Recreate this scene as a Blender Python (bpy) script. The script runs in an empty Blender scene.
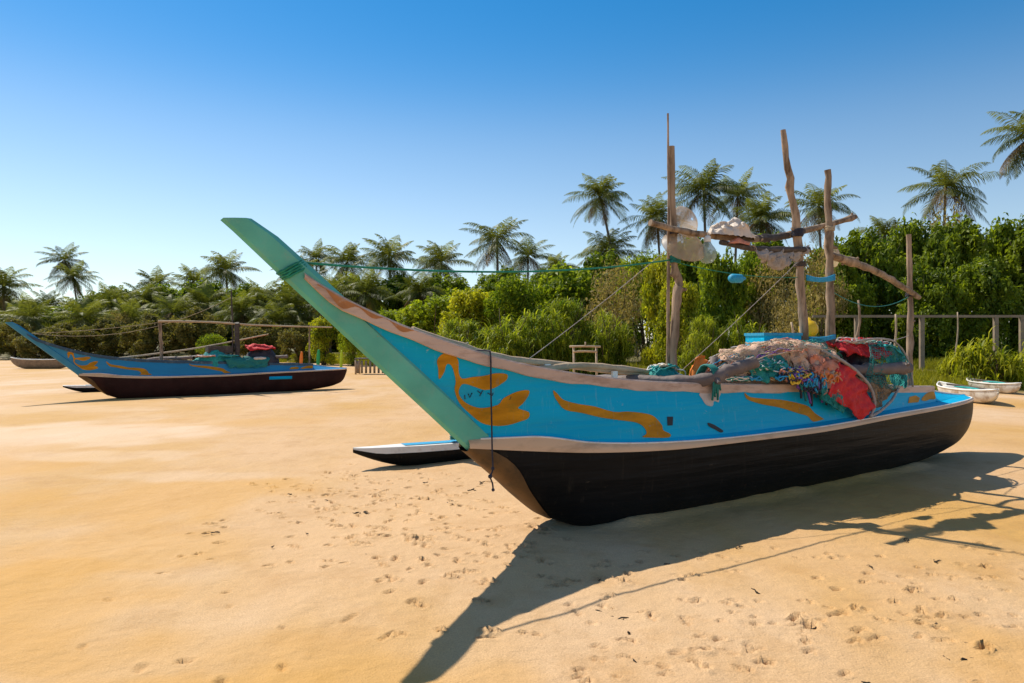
import bpy, bmesh, math, random
import numpy as np
from mathutils import Vector, Matrix, noise as mnoise

rnd = random.Random(7)
RS = np.random.RandomState(11)
D2R = math.radians
scene = bpy.context.scene
col = scene.collection

# ------------------------------------------------------------------ camera
cam_d = bpy.data.cameras.new("camera")
cam_d.lens = 24.0
cam_d.sensor_width = 36.0
cam_d.clip_end = 6000
cam = bpy.data.objects.new("camera", cam_d)
col.objects.link(cam)
cam.location = (0, 0, 1.5)
cam.rotation_euler = (D2R(90.13), 0, 0)
scene.camera = cam

# ------------------------------------------------------------------ sky and sun
SUN_EL = D2R(52.5)
SX, SY = -0.57, 0.51                      # horizontal direction towards the sun
world = bpy.data.worlds.new("World")
scene.world = world
world.use_nodes = True
wn, wl = world.node_tree.nodes, world.node_tree.links
bgn = wn["Background"]
sky = wn.new("ShaderNodeTexSky")
sky.sky_type = 'NISHITA'
sky.sun_disc = False
sky.sun_elevation = SUN_EL
sky.sun_rotation = math.atan2(SX, SY)
sky.altitude = 0
sky.air_density = 1.0
sky.dust_density = 0.12
sky.ozone_density = 2.5
hs = wn.new("ShaderNodeHueSaturation")
tcw = wn.new("ShaderNodeTexCoord"); sxyz = wn.new("ShaderNodeSeparateXYZ"); wl.new(tcw.outputs['Generated'], sxyz.inputs[0])
srp = wn.new("ShaderNodeFloatCurve"); wl.new(sxyz.outputs['Z'], srp.inputs['Value'])      # deeper blue a little way above the horizon
cm = srp.mapping.curves[0]
cm.points[0].location = (0, .40); cm.points[1].location = (1, .38)
for p in ((.12, .44), (.25, .54), (.42, .70), (.60, .66), (.8, .42)): cm.points.new(*p)
srp.mapping.update()
smul = wn.new("ShaderNodeMath"); smul.operation = 'MULTIPLY'; smul.inputs[1].default_value = 2.0
wl.new(srp.outputs[0], smul.inputs[0]); wl.new(smul.outputs[0], hs.inputs['Saturation'])
hs.inputs['Value'].default_value = 1.0
hs.inputs['Hue'].default_value = .494
wl.new(sky.outputs[0], hs.inputs['Color'])
wl.new(hs.outputs[0], bgn.inputs['Color'])
bgn.inputs['Strength'].default_value = 0.112

sun_d = bpy.data.lights.new("sun", 'SUN')
sun_d.energy = 4.9
sun_d.angle = D2R(0.5)
sun_d.color = (1.0, 0.93, 0.80)
sun = bpy.data.objects.new("sun", sun_d)
col.objects.link(sun)
hl = math.hypot(SX, SY)
sdir = Vector((SX / hl * math.cos(SUN_EL), SY / hl * math.cos(SUN_EL), math.sin(SUN_EL)))
sun.rotation_euler = sdir.to_track_quat('Z', 'Y').to_euler()
sun.location = (-20, 20, 40)

vs = scene.view_settings
vs.view_transform = 'Standard'
vs.look = 'None'
vs.exposure = 0.27
vs.gamma = 1.0
vs.use_curve_mapping = False
try:
    scene.cycles.max_bounces = 6
    scene.cycles.transparent_max_bounces = 8
except Exception:
    pass

# ------------------------------------------------------------------ helpers
def tag(o, label=None, cat=None, group=None, kind=None):
    if label: o["label"] = label
    if cat: o["category"] = cat
    if group: o["group"] = group
    if kind: o["kind"] = kind
    return o

def empty(name, loc=(0, 0, 0), rz=0.0, scale=(1, 1, 1)):
    o = bpy.data.objects.new(name, None)
    o.empty_display_size = 0.2
    o.location = loc
    o.rotation_euler = (0, 0, rz)
    o.scale = scale
    col.objects.link(o)
    return o

def mesh_np(name, V, Fq, mats, parent=None, smooth=True, mi=None, attr=None, Ft=None):
    """V (n,3); Fq list/array of polys."""
    me = bpy.data.meshes.new(name)
    if isinstance(Fq, np.ndarray):
        n, k = Fq.shape
        me.vertices.add(len(V)); me.vertices.foreach_set("co", np.asarray(V, np.float32).ravel())
        me.loops.add(n * k); me.loops.foreach_set("vertex_index", Fq.astype(np.int32).ravel())
        me.polygons.add(n)
        me.polygons.foreach_set("loop_start", np.arange(0, n * k, k, dtype=np.int32))
        me.polygons.foreach_set("loop_total", np.full(n, k, np.int32))
        me.update(calc_edges=True)
    else:
        me.from_pydata([tuple(v) for v in V], [], Fq)
    for m in mats: me.materials.append(m)
    n = len(me.polygons)
    if mi is not None: me.polygons.foreach_set("material_index", np.asarray(mi, np.int32))
    me.polygons.foreach_set("use_smooth", np.full(n, bool(smooth)))
    if attr:
        for an, av in attr.items():
            a = me.attributes.new(an, 'FLOAT', 'POINT')
            a.data.foreach_set("value", np.asarray(av, np.float32))
    me.validate(); me.update()
    o = bpy.data.objects.new(name, me)
    col.objects.link(o)
    if parent: o.parent = parent
    return o

class MB:
    def __init__(s): s.v, s.f, s.m = [], [], []
    def tube(s, pts, rad, n=8, mat=0, cap=True, wob=0.0):
        pts = [Vector(p) for p in pts]
        if not hasattr(rad, '__len__'): rad = [rad] * len(pts)
        b = len(s.v); up = Vector((0, 0, 1))
        t0 = (pts[1] - pts[0]).normalized()
        a = t0.cross(up)
        if a.length < 1e-3: a = t0.cross(Vector((1, 0, 0)))
        a.normalize()
        for i, p in enumerate(pts):
            t = (pts[min(i + 1, len(pts) - 1)] - pts[max(i - 1, 0)])
            if t.length < 1e-9: t = t0
            t.normalize()
            a = (a - t * a.dot(t))
            if a.length < 1e-6: a = t.orthogonal()
            a.normalize(); c = t.cross(a)
            for k in range(n):
                w = 2 * math.pi * k / n
                r = rad[i] * (1 + (wob * (rnd.random() - .5) if wob else 0))
                s.v.append(p + (a * math.cos(w) + c * math.sin(w)) * r)
        for i in range(len(pts) - 1):
            for k in range(n):
                k2 = (k + 1) % n
                s.f.append((b + i * n + k, b + i * n + k2, b + (i + 1) * n + k2, b + (i + 1) * n + k)); s.m.append(mat)
        if cap:
            s.f.append(tuple(b + k for k in range(n))[::-1]); s.m.append(mat)
            e = b + (len(pts) - 1) * n
            s.f.append(tuple(e + k for k in range(n))); s.m.append(mat)
    def box(s, c, d, rz=0.0, mat=0, bev=0.0):
        c = Vector(c); R = Matrix.Rotation(rz, 3, 'Z'); b = len(s.v)
        hx, hy, hz = d[0] / 2, d[1] / 2, d[2] / 2
        e = min(bev, hx * .9, hy * .9)
        ring = [(-hx + e, -hy), (hx - e, -hy), (hx, -hy + e), (hx, hy - e), (hx - e, hy), (-hx + e, hy), (-hx, hy - e), (-hx, -hy + e)] if e > 0 else [(-hx, -hy), (hx, -hy), (hx, hy), (-hx, hy)]
        n = len(ring)
        for z in (-hz, hz):
            for x, y in ring: s.v.append(c + R @ Vector((x, y, z)))
        for k in range(n):
            k2 = (k + 1) % n
            s.f.append((b + k, b + k2, b + n + k2, b + n + k)); s.m.append(mat)
        s.f.append(tuple(b + k for k in range(n))[::-1]); s.m.append(mat)
        s.f.append(tuple(b + n + k for k in range(n))); s.m.append(mat)
    def grid(s, P, mat=0, closed_u=False, flip=False):
        """P: list of rows of points"""
        b = len(s.v); R = len(P); C = len(P[0])
        for r in P:
            for p in r: s.v.append(Vector(p))
        for i in range(R - 1):
            for j in range(C if closed_u else C - 1):
                j2 = (j + 1) % C
                q = (b + i * C + j, b + i * C + j2, b + (i + 1) * C + j2, b + (i + 1) * C + j)
                s.f.append(q[::-1] if flip else q); s.m.append(mat)
    def lathe(s, prof, n=20, c=(0, 0, 0), mat=0, axis='z'):
        c = Vector(c); P = []
        for r, z in prof:
            row = []
            for k in range(n):
                w = 2 * math.pi * k / n
                q = Vector((r * math.cos(w), r * math.sin(w), z))
                if axis == 'y': q = Vector((q.x, q.z, q.y))
                row.append(c + q)
            P.append(row)
        s.grid(P, mat, closed_u=True)
    def build(s, name, mats, parent=None, smooth=True):
        if not isinstance(mats, (list, tuple)): mats = [mats]
        o = mesh_np(name, s.v, s.f, mats, parent, smooth, s.m)
        return o

def autosmooth(o, ang=40):
    """mark sharp edges by angle so that hard corners stay crisp"""
    bm = bmesh.new(); bm.from_mesh(o.data)
    bmesh.ops.recalc_face_normals(bm, faces=bm.faces)
    for e in bm.edges:
        if len(e.link_faces) == 2 and e.calc_face_angle(0) > D2R(ang): e.smooth = False
    bm.to_mesh(o.data); bm.free()
    return o

def vnoise(x, y, seed=0):
    """numpy value noise, -1..1"""
    xi = np.floor(x).astype(np.int64); yi = np.floor(y).astype(np.int64)
    fx = x - xi; fy = y - yi
    fx = fx * fx * (3 - 2 * fx); fy = fy * fy * (3 - 2 * fy)
    def h(a, b):
        n = (a * 374761393 + b * 668265263 + seed * 974634777) & 0x7fffffff
        n = ((n ^ (n >> 13)) * 1274126177) & 0x7fffffff
        return ((n ^ (n >> 16)) & 0xffff) / 32767.5 - 1
    return (h(xi, yi) * (1 - fx) + h(xi + 1, yi) * fx) * (1 - fy) + (h(xi, yi + 1) * (1 - fx) + h(xi + 1, yi + 1) * fx) * fy

def crv(xs, ys):
    xs = np.array(xs, float); ys = np.array(ys, float)
    d = np.diff(ys) / np.diff(xs); m = np.zeros(len(xs)); m[1:-1] = (d[:-1] + d[1:]) / 2; m[0] = d[0]; m[-1] = d[-1]
    m[1:-1][d[:-1] * d[1:] <= 0] = 0
    def f(x):
        x = np.clip(x, xs[0], xs[-1]); i = np.clip(np.searchsorted(xs, x) - 1, 0, len(d) - 1)
        h = xs[i + 1] - xs[i]; t = (x - xs[i]) / h
        return (2*t**3-3*t**2+1)*ys[i] + (t**3-2*t**2+t)*h*m[i] + (-2*t**3+3*t**2)*ys[i+1] + (t**3-t**2)*h*m[i+1]
    return f

def spline(ctrl, n):
    """Catmull-Rom through control points"""
    P = [Vector(p) for p in ctrl]; out = []
    for i in range(n):
        t = i / (n - 1) * (len(P) - 1); k = min(int(t), len(P) - 2); f = t - k
        p0, p1, p2, p3 = P[max(k - 1, 0)], P[k], P[k + 1], P[min(k + 2, len(P) - 1)]
        out.append(0.5 * ((2 * p1) + (p2 - p0) * f + (2*p0 - 5*p1 + 4*p2 - p3) * f*f + (3*p1 - p0 - 3*p2 + p3) * f**3))
    return out

def sagline(a, b, sag, n=14):
    a, b = Vector(a), Vector(b)
    return [a.lerp(b, i/(n-1)) - Vector((0, 0, sag*4*(i/(n-1))*(1-i/(n-1)))) for i in range(n)]

# ------------------------------------------------------------------ materials
def new_mat(name):
    m = bpy.data.materials.new(name); m.use_nodes = True
    nt = m.node_tree; b = nt.nodes["Principled BSDF"]
    return m, nt, b

def paint(name, c, rough=0.5, dirt=None, dirt_amt=0.3, scale=3.0, detail=8, bump=0.0, bscale=30.0, var=0.12, stretch=(1, 1, 1), spec=0.4, lo=.52, hi=.72, trans=0.0, clear=0.0, wear=None, wear_amt=.5, seams=False):
    """object-space noise tint + dirt blotches + bump"""
    m, nt, b = new_mat(name); N, L = nt.nodes, nt.links
    tc = N.new("ShaderNodeTexCoord"); mp = N.new("ShaderNodeMapping"); mp.inputs['Scale'].default_value = stretch
    L.new(tc.outputs['Object'], mp.inputs['Vector'])
    n1 = N.new("ShaderNodeTexNoise"); n1.inputs['Scale'].default_value = scale; n1.inputs['Detail'].default_value = detail
    L.new(mp.outputs[0], n1.inputs['Vector'])
    r1 = N.new("ShaderNodeValToRGB")
    r1.color_ramp.elements[0].position = .3; r1.color_ramp.elements[1].position = .7
    r1.color_ramp.elements[0].color = tuple(x * (1 - var) for x in c) + (1,)
    r1.color_ramp.elements[1].color = tuple(min(1, x * (1 + var)) for x in c) + (1,)
    L.new(n1.outputs['Fac'], r1.inputs['Fac'])
    out = r1.outputs['Color']
    if dirt:
        n2 = N.new("ShaderNodeTexNoise"); n2.inputs['Scale'].default_value = scale * 1.7; n2.inputs['Detail'].default_value = 10; n2.inputs['Roughness'].default_value = .65
        mp2 = N.new("ShaderNodeMapping"); mp2.inputs['Location'].default_value = (3.3, 7.1, 1.9); mp2.inputs['Scale'].default_value = stretch
        L.new(tc.outputs['Object'], mp2.inputs['Vector']); L.new(mp2.outputs[0], n2.inputs['Vector'])
        r2 = N.new("ShaderNodeMapRange"); r2.inputs['From Min'].default_value = lo; r2.inputs['From Max'].default_value = hi; r2.inputs['To Max'].default_value = dirt_amt
        L.new(n2.outputs['Fac'], r2.inputs['Value'])
        mx = N.new("ShaderNodeMix"); mx.data_type = 'RGBA'
        L.new(r2.outputs[0], mx.inputs['Factor']); L.new(out, mx.inputs['A']); mx.inputs['B'].default_value = tuple(dirt) + (1,)
        out = mx.outputs['Result']
    if wear:                                               # chips, scratches and rain streaks
        def lay(src, sc3, scale_, det, a, b2, amt, colr):
            m3 = N.new("ShaderNodeMapping"); m3.inputs['Scale'].default_value = sc3; m3.inputs['Location'].default_value = (scale_, a * 9, 2)
            L.new(tc.outputs['Object'], m3.inputs['Vector'])
            n4 = N.new("ShaderNodeTexNoise"); n4.inputs['Scale'].default_value = scale_; n4.inputs['Detail'].default_value = det; n4.inputs['Roughness'].default_value = .7
            L.new(m3.outputs[0], n4.inputs['Vector'])
            r4 = N.new("ShaderNodeMapRange"); r4.inputs['From Min'].default_value = a; r4.inputs['From Max'].default_value = b2; r4.inputs['To Max'].default_value = amt
            L.new(n4.outputs['Fac'], r4.inputs['Value'])
            x4 = N.new("ShaderNodeMix"); x4.data_type = 'RGBA'; L.new(r4.outputs[0], x4.inputs['Factor']); L.new(src, x4.inputs['A']); x4.inputs['B'].default_value = tuple(colr) + (1,)
            return x4.outputs['Result']
        out = lay(out, (7, 7, .6), 3.0, 6, .58, .74, wear_amt * .45, wear)
        out = lay(out, (1, 1, 1.6), 11.0, 9, .64, .70, wear_amt, wear)
        out = lay(out, (.35, 1, 5), 9.0, 8, .67, .72, wear_amt * .8, tuple(x * .4 for x in wear))
    L.new(out, b.inputs['Base Color'])
    b.inputs['Roughness'].default_value = rough
    b.inputs['Specular IOR Level'].default_value = spec
    if bump:
        n3 = N.new("ShaderNodeTexNoise"); n3.inputs['Scale'].default_value = bscale; n3.inputs['Detail'].default_value = 6
        L.new(mp.outputs[0], n3.inputs['Vector'])
        bp = N.new("ShaderNodeBump"); bp.inputs['Strength'].default_value = bump; bp.inputs['Distance'].default_value = .02
        L.new(n3.outputs['Fac'], bp.inputs['Height']); L.new(bp.outputs[0], b.inputs['Normal'])
        if seams:                                          # long low hollows along the planking
            m5 = N.new("ShaderNodeMapping"); m5.inputs['Scale'].default_value = (.25, 1, 3.2); L.new(tc.outputs['Object'], m5.inputs['Vector'])
            n5 = N.new("ShaderNodeTexNoise"); n5.inputs['Scale'].default_value = 2.6; n5.inputs['Detail'].default_value = 3; L.new(m5.outputs[0], n5.inputs['Vector'])
            b5 = N.new("ShaderNodeBump"); b5.inputs['Strength'].default_value = .5; b5.inputs['Distance'].default_value = .05
            L.new(n5.outputs['Fac'], b5.inputs['Height']); L.new(bp.outputs[0], b5.inputs['Normal']); L.new(b5.outputs[0], b.inputs['Normal'])
    if trans:
        tl = N.new("ShaderNodeBsdfTranslucent"); L.new(out, tl.inputs['Color'])
        ms = N.new("ShaderNodeMixShader"); ms.inputs[0].default_value = trans
        o = N["Material Output"]; L.new(b.outputs[0], ms.inputs[1]); L.new(tl.outputs[0], ms.inputs[2]); L.new(ms.outputs[0], o.inputs[0])
        if clear:
            tp = N.new("ShaderNodeBsdfTransparent"); m2 = N.new("ShaderNodeMixShader"); m2.inputs[0].default_value = clear
            L.new(ms.outputs[0], m2.inputs[1]); L.new(tp.outputs[0], m2.inputs[2]); L.new(m2.outputs[0], o.inputs[0])
    return m

def leaf_mat(name, dark, light, trans=0.35, rough=0.45, rvar=0.25):
    """leaf colour from the per-leaf 'tint' attribute, varied per plant"""
    m, nt, b = new_mat(name); N, L = nt.nodes, nt.links
    at = N.new("ShaderNodeAttribute"); at.attribute_name = 'tint'
    oi = N.new("ShaderNodeObjectInfo")
    ma = N.new("ShaderNodeMath"); ma.operation = 'MULTIPLY_ADD'; ma.inputs[1].default_value = rvar; ma.inputs[2].default_value = -rvar / 2
    L.new(oi.outputs['Random'], ma.inputs[0])
    ad = N.new("ShaderNodeMath"); ad.operation = 'ADD'; ad.use_clamp = True
    L.new(at.outputs['Fac'], ad.inputs[0]); L.new(ma.outputs[0], ad.inputs[1])
    r = N.new("ShaderNodeValToRGB")
    r.color_ramp.elements[0].color = dark + (1,); r.color_ramp.elements[1].color = light + (1,)
    L.new(ad.outputs[0], r.inputs['Fac'])
    L.new(r.outputs['Color'], b.inputs['Base Color'])
    b.inputs['Roughness'].default_value = rough; b.inputs['Specular IOR Level'].default_value = .22
    tl = N.new("ShaderNodeBsdfTranslucent")
    mxc = N.new("ShaderNodeMix"); mxc.data_type = 'RGBA'; mxc.blend_type = 'MULTIPLY'; mxc.inputs['Factor'].default_value = 1
    L.new(r.outputs['Color'], mxc.inputs['A']); mxc.inputs['B'].default_value = (1.0, 1.0, .45, 1)
    L.new(mxc.outputs['Result'], tl.inputs['Color'])
    ms = N.new("ShaderNodeMixShader"); ms.inputs[0].default_value = trans
    L.new(b.outputs[0], ms.inputs[1]); L.new(tl.outputs[0], ms.inputs[2]); L.new(ms.outputs[0], N["Material Output"].inputs[0])
    return m

M = {}
M['blue'] = paint('blue_paint', (.0, .39, .66), .5, dirt=(.03, .30, .46), dirt_amt=.6, scale=1.6, var=.10, bump=.10, bscale=9, stretch=(.5, 1, 2.2), spec=.12, wear=(.42, .46, .44), wear_amt=.5, seams=True)
M['blue_far'] = paint('deep_blue_paint', (.006, .20, .42), .5, dirt=(.02, .12, .24), dirt_amt=.6, scale=1.6, var=.15, stretch=(.5, 1, 2.2))
M['sea_green'] = paint('sea_green_paint', (.105, .42, .35), .6, dirt=(.22, .40, .34), dirt_amt=.5, scale=3, var=.16, bump=.2, bscale=14, spec=.2, wear=(.30, .22, .15), wear_amt=.55)
M['hull_black'] = paint('black_tar', (.007, .007, .0075), .5, dirt=(.035, .028, .02), dirt_amt=.3, scale=2.2, var=.3, bump=.12, bscale=6, lo=.56, hi=.85, spec=.12, wear=(.10, .075, .05), wear_amt=.5, seams=True)
M['hull_maroon'] = paint('dark_maroon_tar', (.034, .011, .009), .6, dirt=(.05, .03, .025), dirt_amt=.4, scale=2.2, var=.3, spec=.12)
M['hull_brown'] = paint('worn_brown_tar', (.115, .062, .022), .7, dirt=(.03, .026, .015), dirt_amt=.85, scale=5, var=.4, bump=.15, bscale=20)
M['strip'] = paint('peach_fibreglass', (.70, .45, .27), .55, dirt=(.30, .16, .08), dirt_amt=.55, scale=2.6, var=.08, bump=.1, bscale=22, stretch=(.6, 1, 2))
M['strip_edge'] = paint('white_edge_paint', (.78, .74, .70), .5, dirt=(.35, .28, .22), dirt_amt=.5, scale=5, var=.05)
M['rail'] = paint('weathered_pink_rail', (.56, .40, .32), .6, dirt=(.24, .13, .08), dirt_amt=.6, scale=4, var=.12, bump=.2, bscale=25, stretch=(.5, 1, 2), lo=.5, hi=.68)
M['rust'] = paint('rusty_rail_patch', (.42, .17, .055), .7, dirt=(.50, .38, .30), dirt_amt=.8, scale=9, var=.25, bump=.2, bscale=30)
M['ochre'] = paint('ochre_paint', (.48, .21, .006), .55, dirt=(.26, .17, .015), dirt_amt=.8, scale=7, var=.25, spec=.15, stretch=(.5, 1, 2), wear=(.03, .24, .36), wear_amt=.7)
M['ink'] = paint('black_marks', (.015, .02, .03), .6)
M['scuff'] = paint('grey_scuff', (.55, .47, .43), .7, dirt=(.1, .3, .45), dirt_amt=.6, scale=14)
M['wood'] = paint('driftwood', (.34, .245, .17), .85, dirt=(.10, .065, .042), dirt_amt=.9, scale=9, var=.4, lo=.46, hi=.66, bump=.5, bscale=18, stretch=(1, 1, .22), spec=.15)
M['wood_pale'] = paint('pale_bamboo', (.46, .34, .22), .65, dirt=(.26, .17, .09), dirt_amt=.6, scale=7, var=.15, bump=.3, bscale=18)
M['wood_dark'] = paint('dark_pole', (.06, .045, .038), .7, dirt=(.2, .16, .13), dirt_amt=.4, scale=8, var=.3, bump=.4, bscale=20)
M['wood_grey'] = paint('grey_boom', (.15, .115, .105), .7, dirt=(.30, .22, .17), dirt_amt=.5, scale=5, var=.2, bump=.5, bscale=16)
M['plank'] = paint('plank_floor', (.28, .20, .13), .8, dirt=(.12, .08, .05), dirt_amt=.7, scale=5, var=.2)
M['white'] = paint('white_paint', (.76, .73, .68), .45, dirt=(.42, .34, .26), dirt_amt=.5, scale=4, var=.05)
M['teal'] = paint('teal_net', (.015, .26, .24), .75, dirt=(.05, .42, .40), dirt_amt=.7, scale=14, var=.3, bump=.6, bscale=60)
M['teal_rope'] = paint('teal_rope', (.012, .17, .15), .7, scale=40, var=.3)
M['green_rope'] = paint('green_rope', (.01, .20, .13), .7, scale=40, var=.3)
M['cyan_rope'] = paint('cyan_rope', (.02, .30, .52), .6, scale=40, var=.2)
M['cream_rope'] = paint('cream_rope', (.46, .36, .24), .8, scale=40, var=.2)
M['dark_rope'] = paint('dark_rope', (.03, .03, .045), .8, scale=40, var=.3)
M['pink_net'] = paint('pale_pink_net', (.62, .40, .28), .85, dirt=(.52, .30, .17), dirt_amt=.7, scale=9, var=.2, bump=.9, bscale=55)
M['red'] = paint('red_cloth', (.58, .018, .022), .75, dirt=(.24, .012, .018), dirt_amt=.6, scale=7, var=.2, bump=.5, bscale=30)
M['tan'] = paint('tan_net', (.30, .21, .13), .85, dirt=(.15, .11, .08), dirt_amt=.6, scale=16, var=.3, bump=.8, bscale=60)
M['greycord'] = paint('grey_hem_cord', (.36, .31, .28), .8, dirt=(.2, .17, .15), dirt_amt=.5, scale=20, var=.2, bump=.5, bscale=60)
M['darkcloth'] = paint('dark_tarpaulin', (.025, .022, .03), .6, dirt=(.09, .06, .06), dirt_amt=.5, scale=6, var=.3, bump=.5, bscale=20)
M['yellow'] = paint('yellow_plastic', (.80, .50, .02), .4, scale=4)
M['orange'] = paint('orange_cloth', (.80, .22, .03), .6, scale=5)
M['purple'] = paint('purple_cord', (.17, .06, .30), .7, scale=30)
M['salmon'] = paint('salmon_net', (.62, .22, .13), .8, dirt=(.7, .42, .3), dirt_amt=.7, scale=14, var=.2, bump=.6, bscale=50)
M['lime'] = paint('lime_plastic', (.45, .62, .02), .5, scale=4)
M['grass_green_plastic'] = paint('green_plastic', (.02, .36, .12), .5, scale=4)
M['old_white'] = paint('worn_white_hull', (.66, .62, .55), .6, dirt=(.34, .24, .15), dirt_amt=.85, scale=2.4, var=.1, lo=.46, hi=.62, bump=.3, bscale=12)
M['sack'] = paint('cream_sack', (.66, .55, .46), .7, dirt=(.45, .30, .20), dirt_amt=.5, scale=10, var=.1, bump=.5, bscale=40)
M['shade'] = paint('milky_plastic', (.60, .47, .33), .4, dirt=(.42, .30, .18), dirt_amt=.6, scale=8, var=.12, trans=.45, clear=.5)
M['glassy'] = paint('grey_bulb_plastic', (.34, .40, .38), .25, scale=8, trans=.3, clear=.45)
M['concrete'] = paint('fence_concrete', (.30, .225, .155), .9, dirt=(.10, .085, .06), dirt_amt=.6, scale=3, var=.15, bump=.4, bscale=12)
M['trunk'] = paint('palm_trunk_bark', (.17, .13, .10), .9, dirt=(.07, .05, .04), dirt_amt=.6, scale=3, var=.25, bump=.5, bscale=8)
M['bark'] = paint('shrub_bark', (.11, .075, .045), .9, dirt=(.2, .15, .1), dirt_amt=.4, scale=4, var=.3)
M['coconut'] = paint('green_coconut', (.16, .15, .03), .6, scale=3, var=.3)
M['weed'] = paint('dry_seaweed', (.035, .024, .014), .9, scale=20, var=.3)

M['frond'] = leaf_mat('palm_frond', (.022, .046, .010), (.30, .31, .055), .45, .5)
M['frond_dry'] = leaf_mat('dry_frond', (.13, .075, .03), (.40, .27, .12), .3, .75)
M['leaf_dark'] = leaf_mat('dark_broadleaf', (.026, .066, .007), (.32, .39, .028), .54, .45)
M['leaf_mid'] = leaf_mat('green_shrub_leaf', (.045, .11, .008), (.46, .52, .034), .58, .5)
M['leaf_lime'] = leaf_mat('lime_shrub_leaf', (.075, .135, .005), (.66, .62, .04), .58, .5)
M['leaf_strap'] = leaf_mat('strap_leaf', (.05, .12, .010), (.56, .58, .05), .58, .45)
M['leaf_dry'] = leaf_mat('dry_scrub_leaf', (.13, .10, .025), (.62, .47, .19), .4, .6)
M['leaf_dusty'] = leaf_mat('dusty_leaf', (.035, .055, .012), (.32, .27, .07), .45, .55)
M['grass'] = leaf_mat('grass_blade', (.13, .15, .010), (.46, .42, .035), .45, .5)

# ------------------------------------------------------------------ ground
def edge_y(x):
    return np.interp(x, [-90, -30, -14, -7, -2, 3, 8, 12, 17, 30, 60], [66, 58, 50, 42, 31, 26, 21.5, 20.5, 20.5, 19, 18])
def sstep(t):
    t = np.clip(t, 0, 1); return t * t * (3 - 2 * t)
def ground_z(x, y):
    x = np.asarray(x, float); y = np.asarray(y, float)
    return .5 * sstep((y - edge_y(x)) / 9.0)

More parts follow.
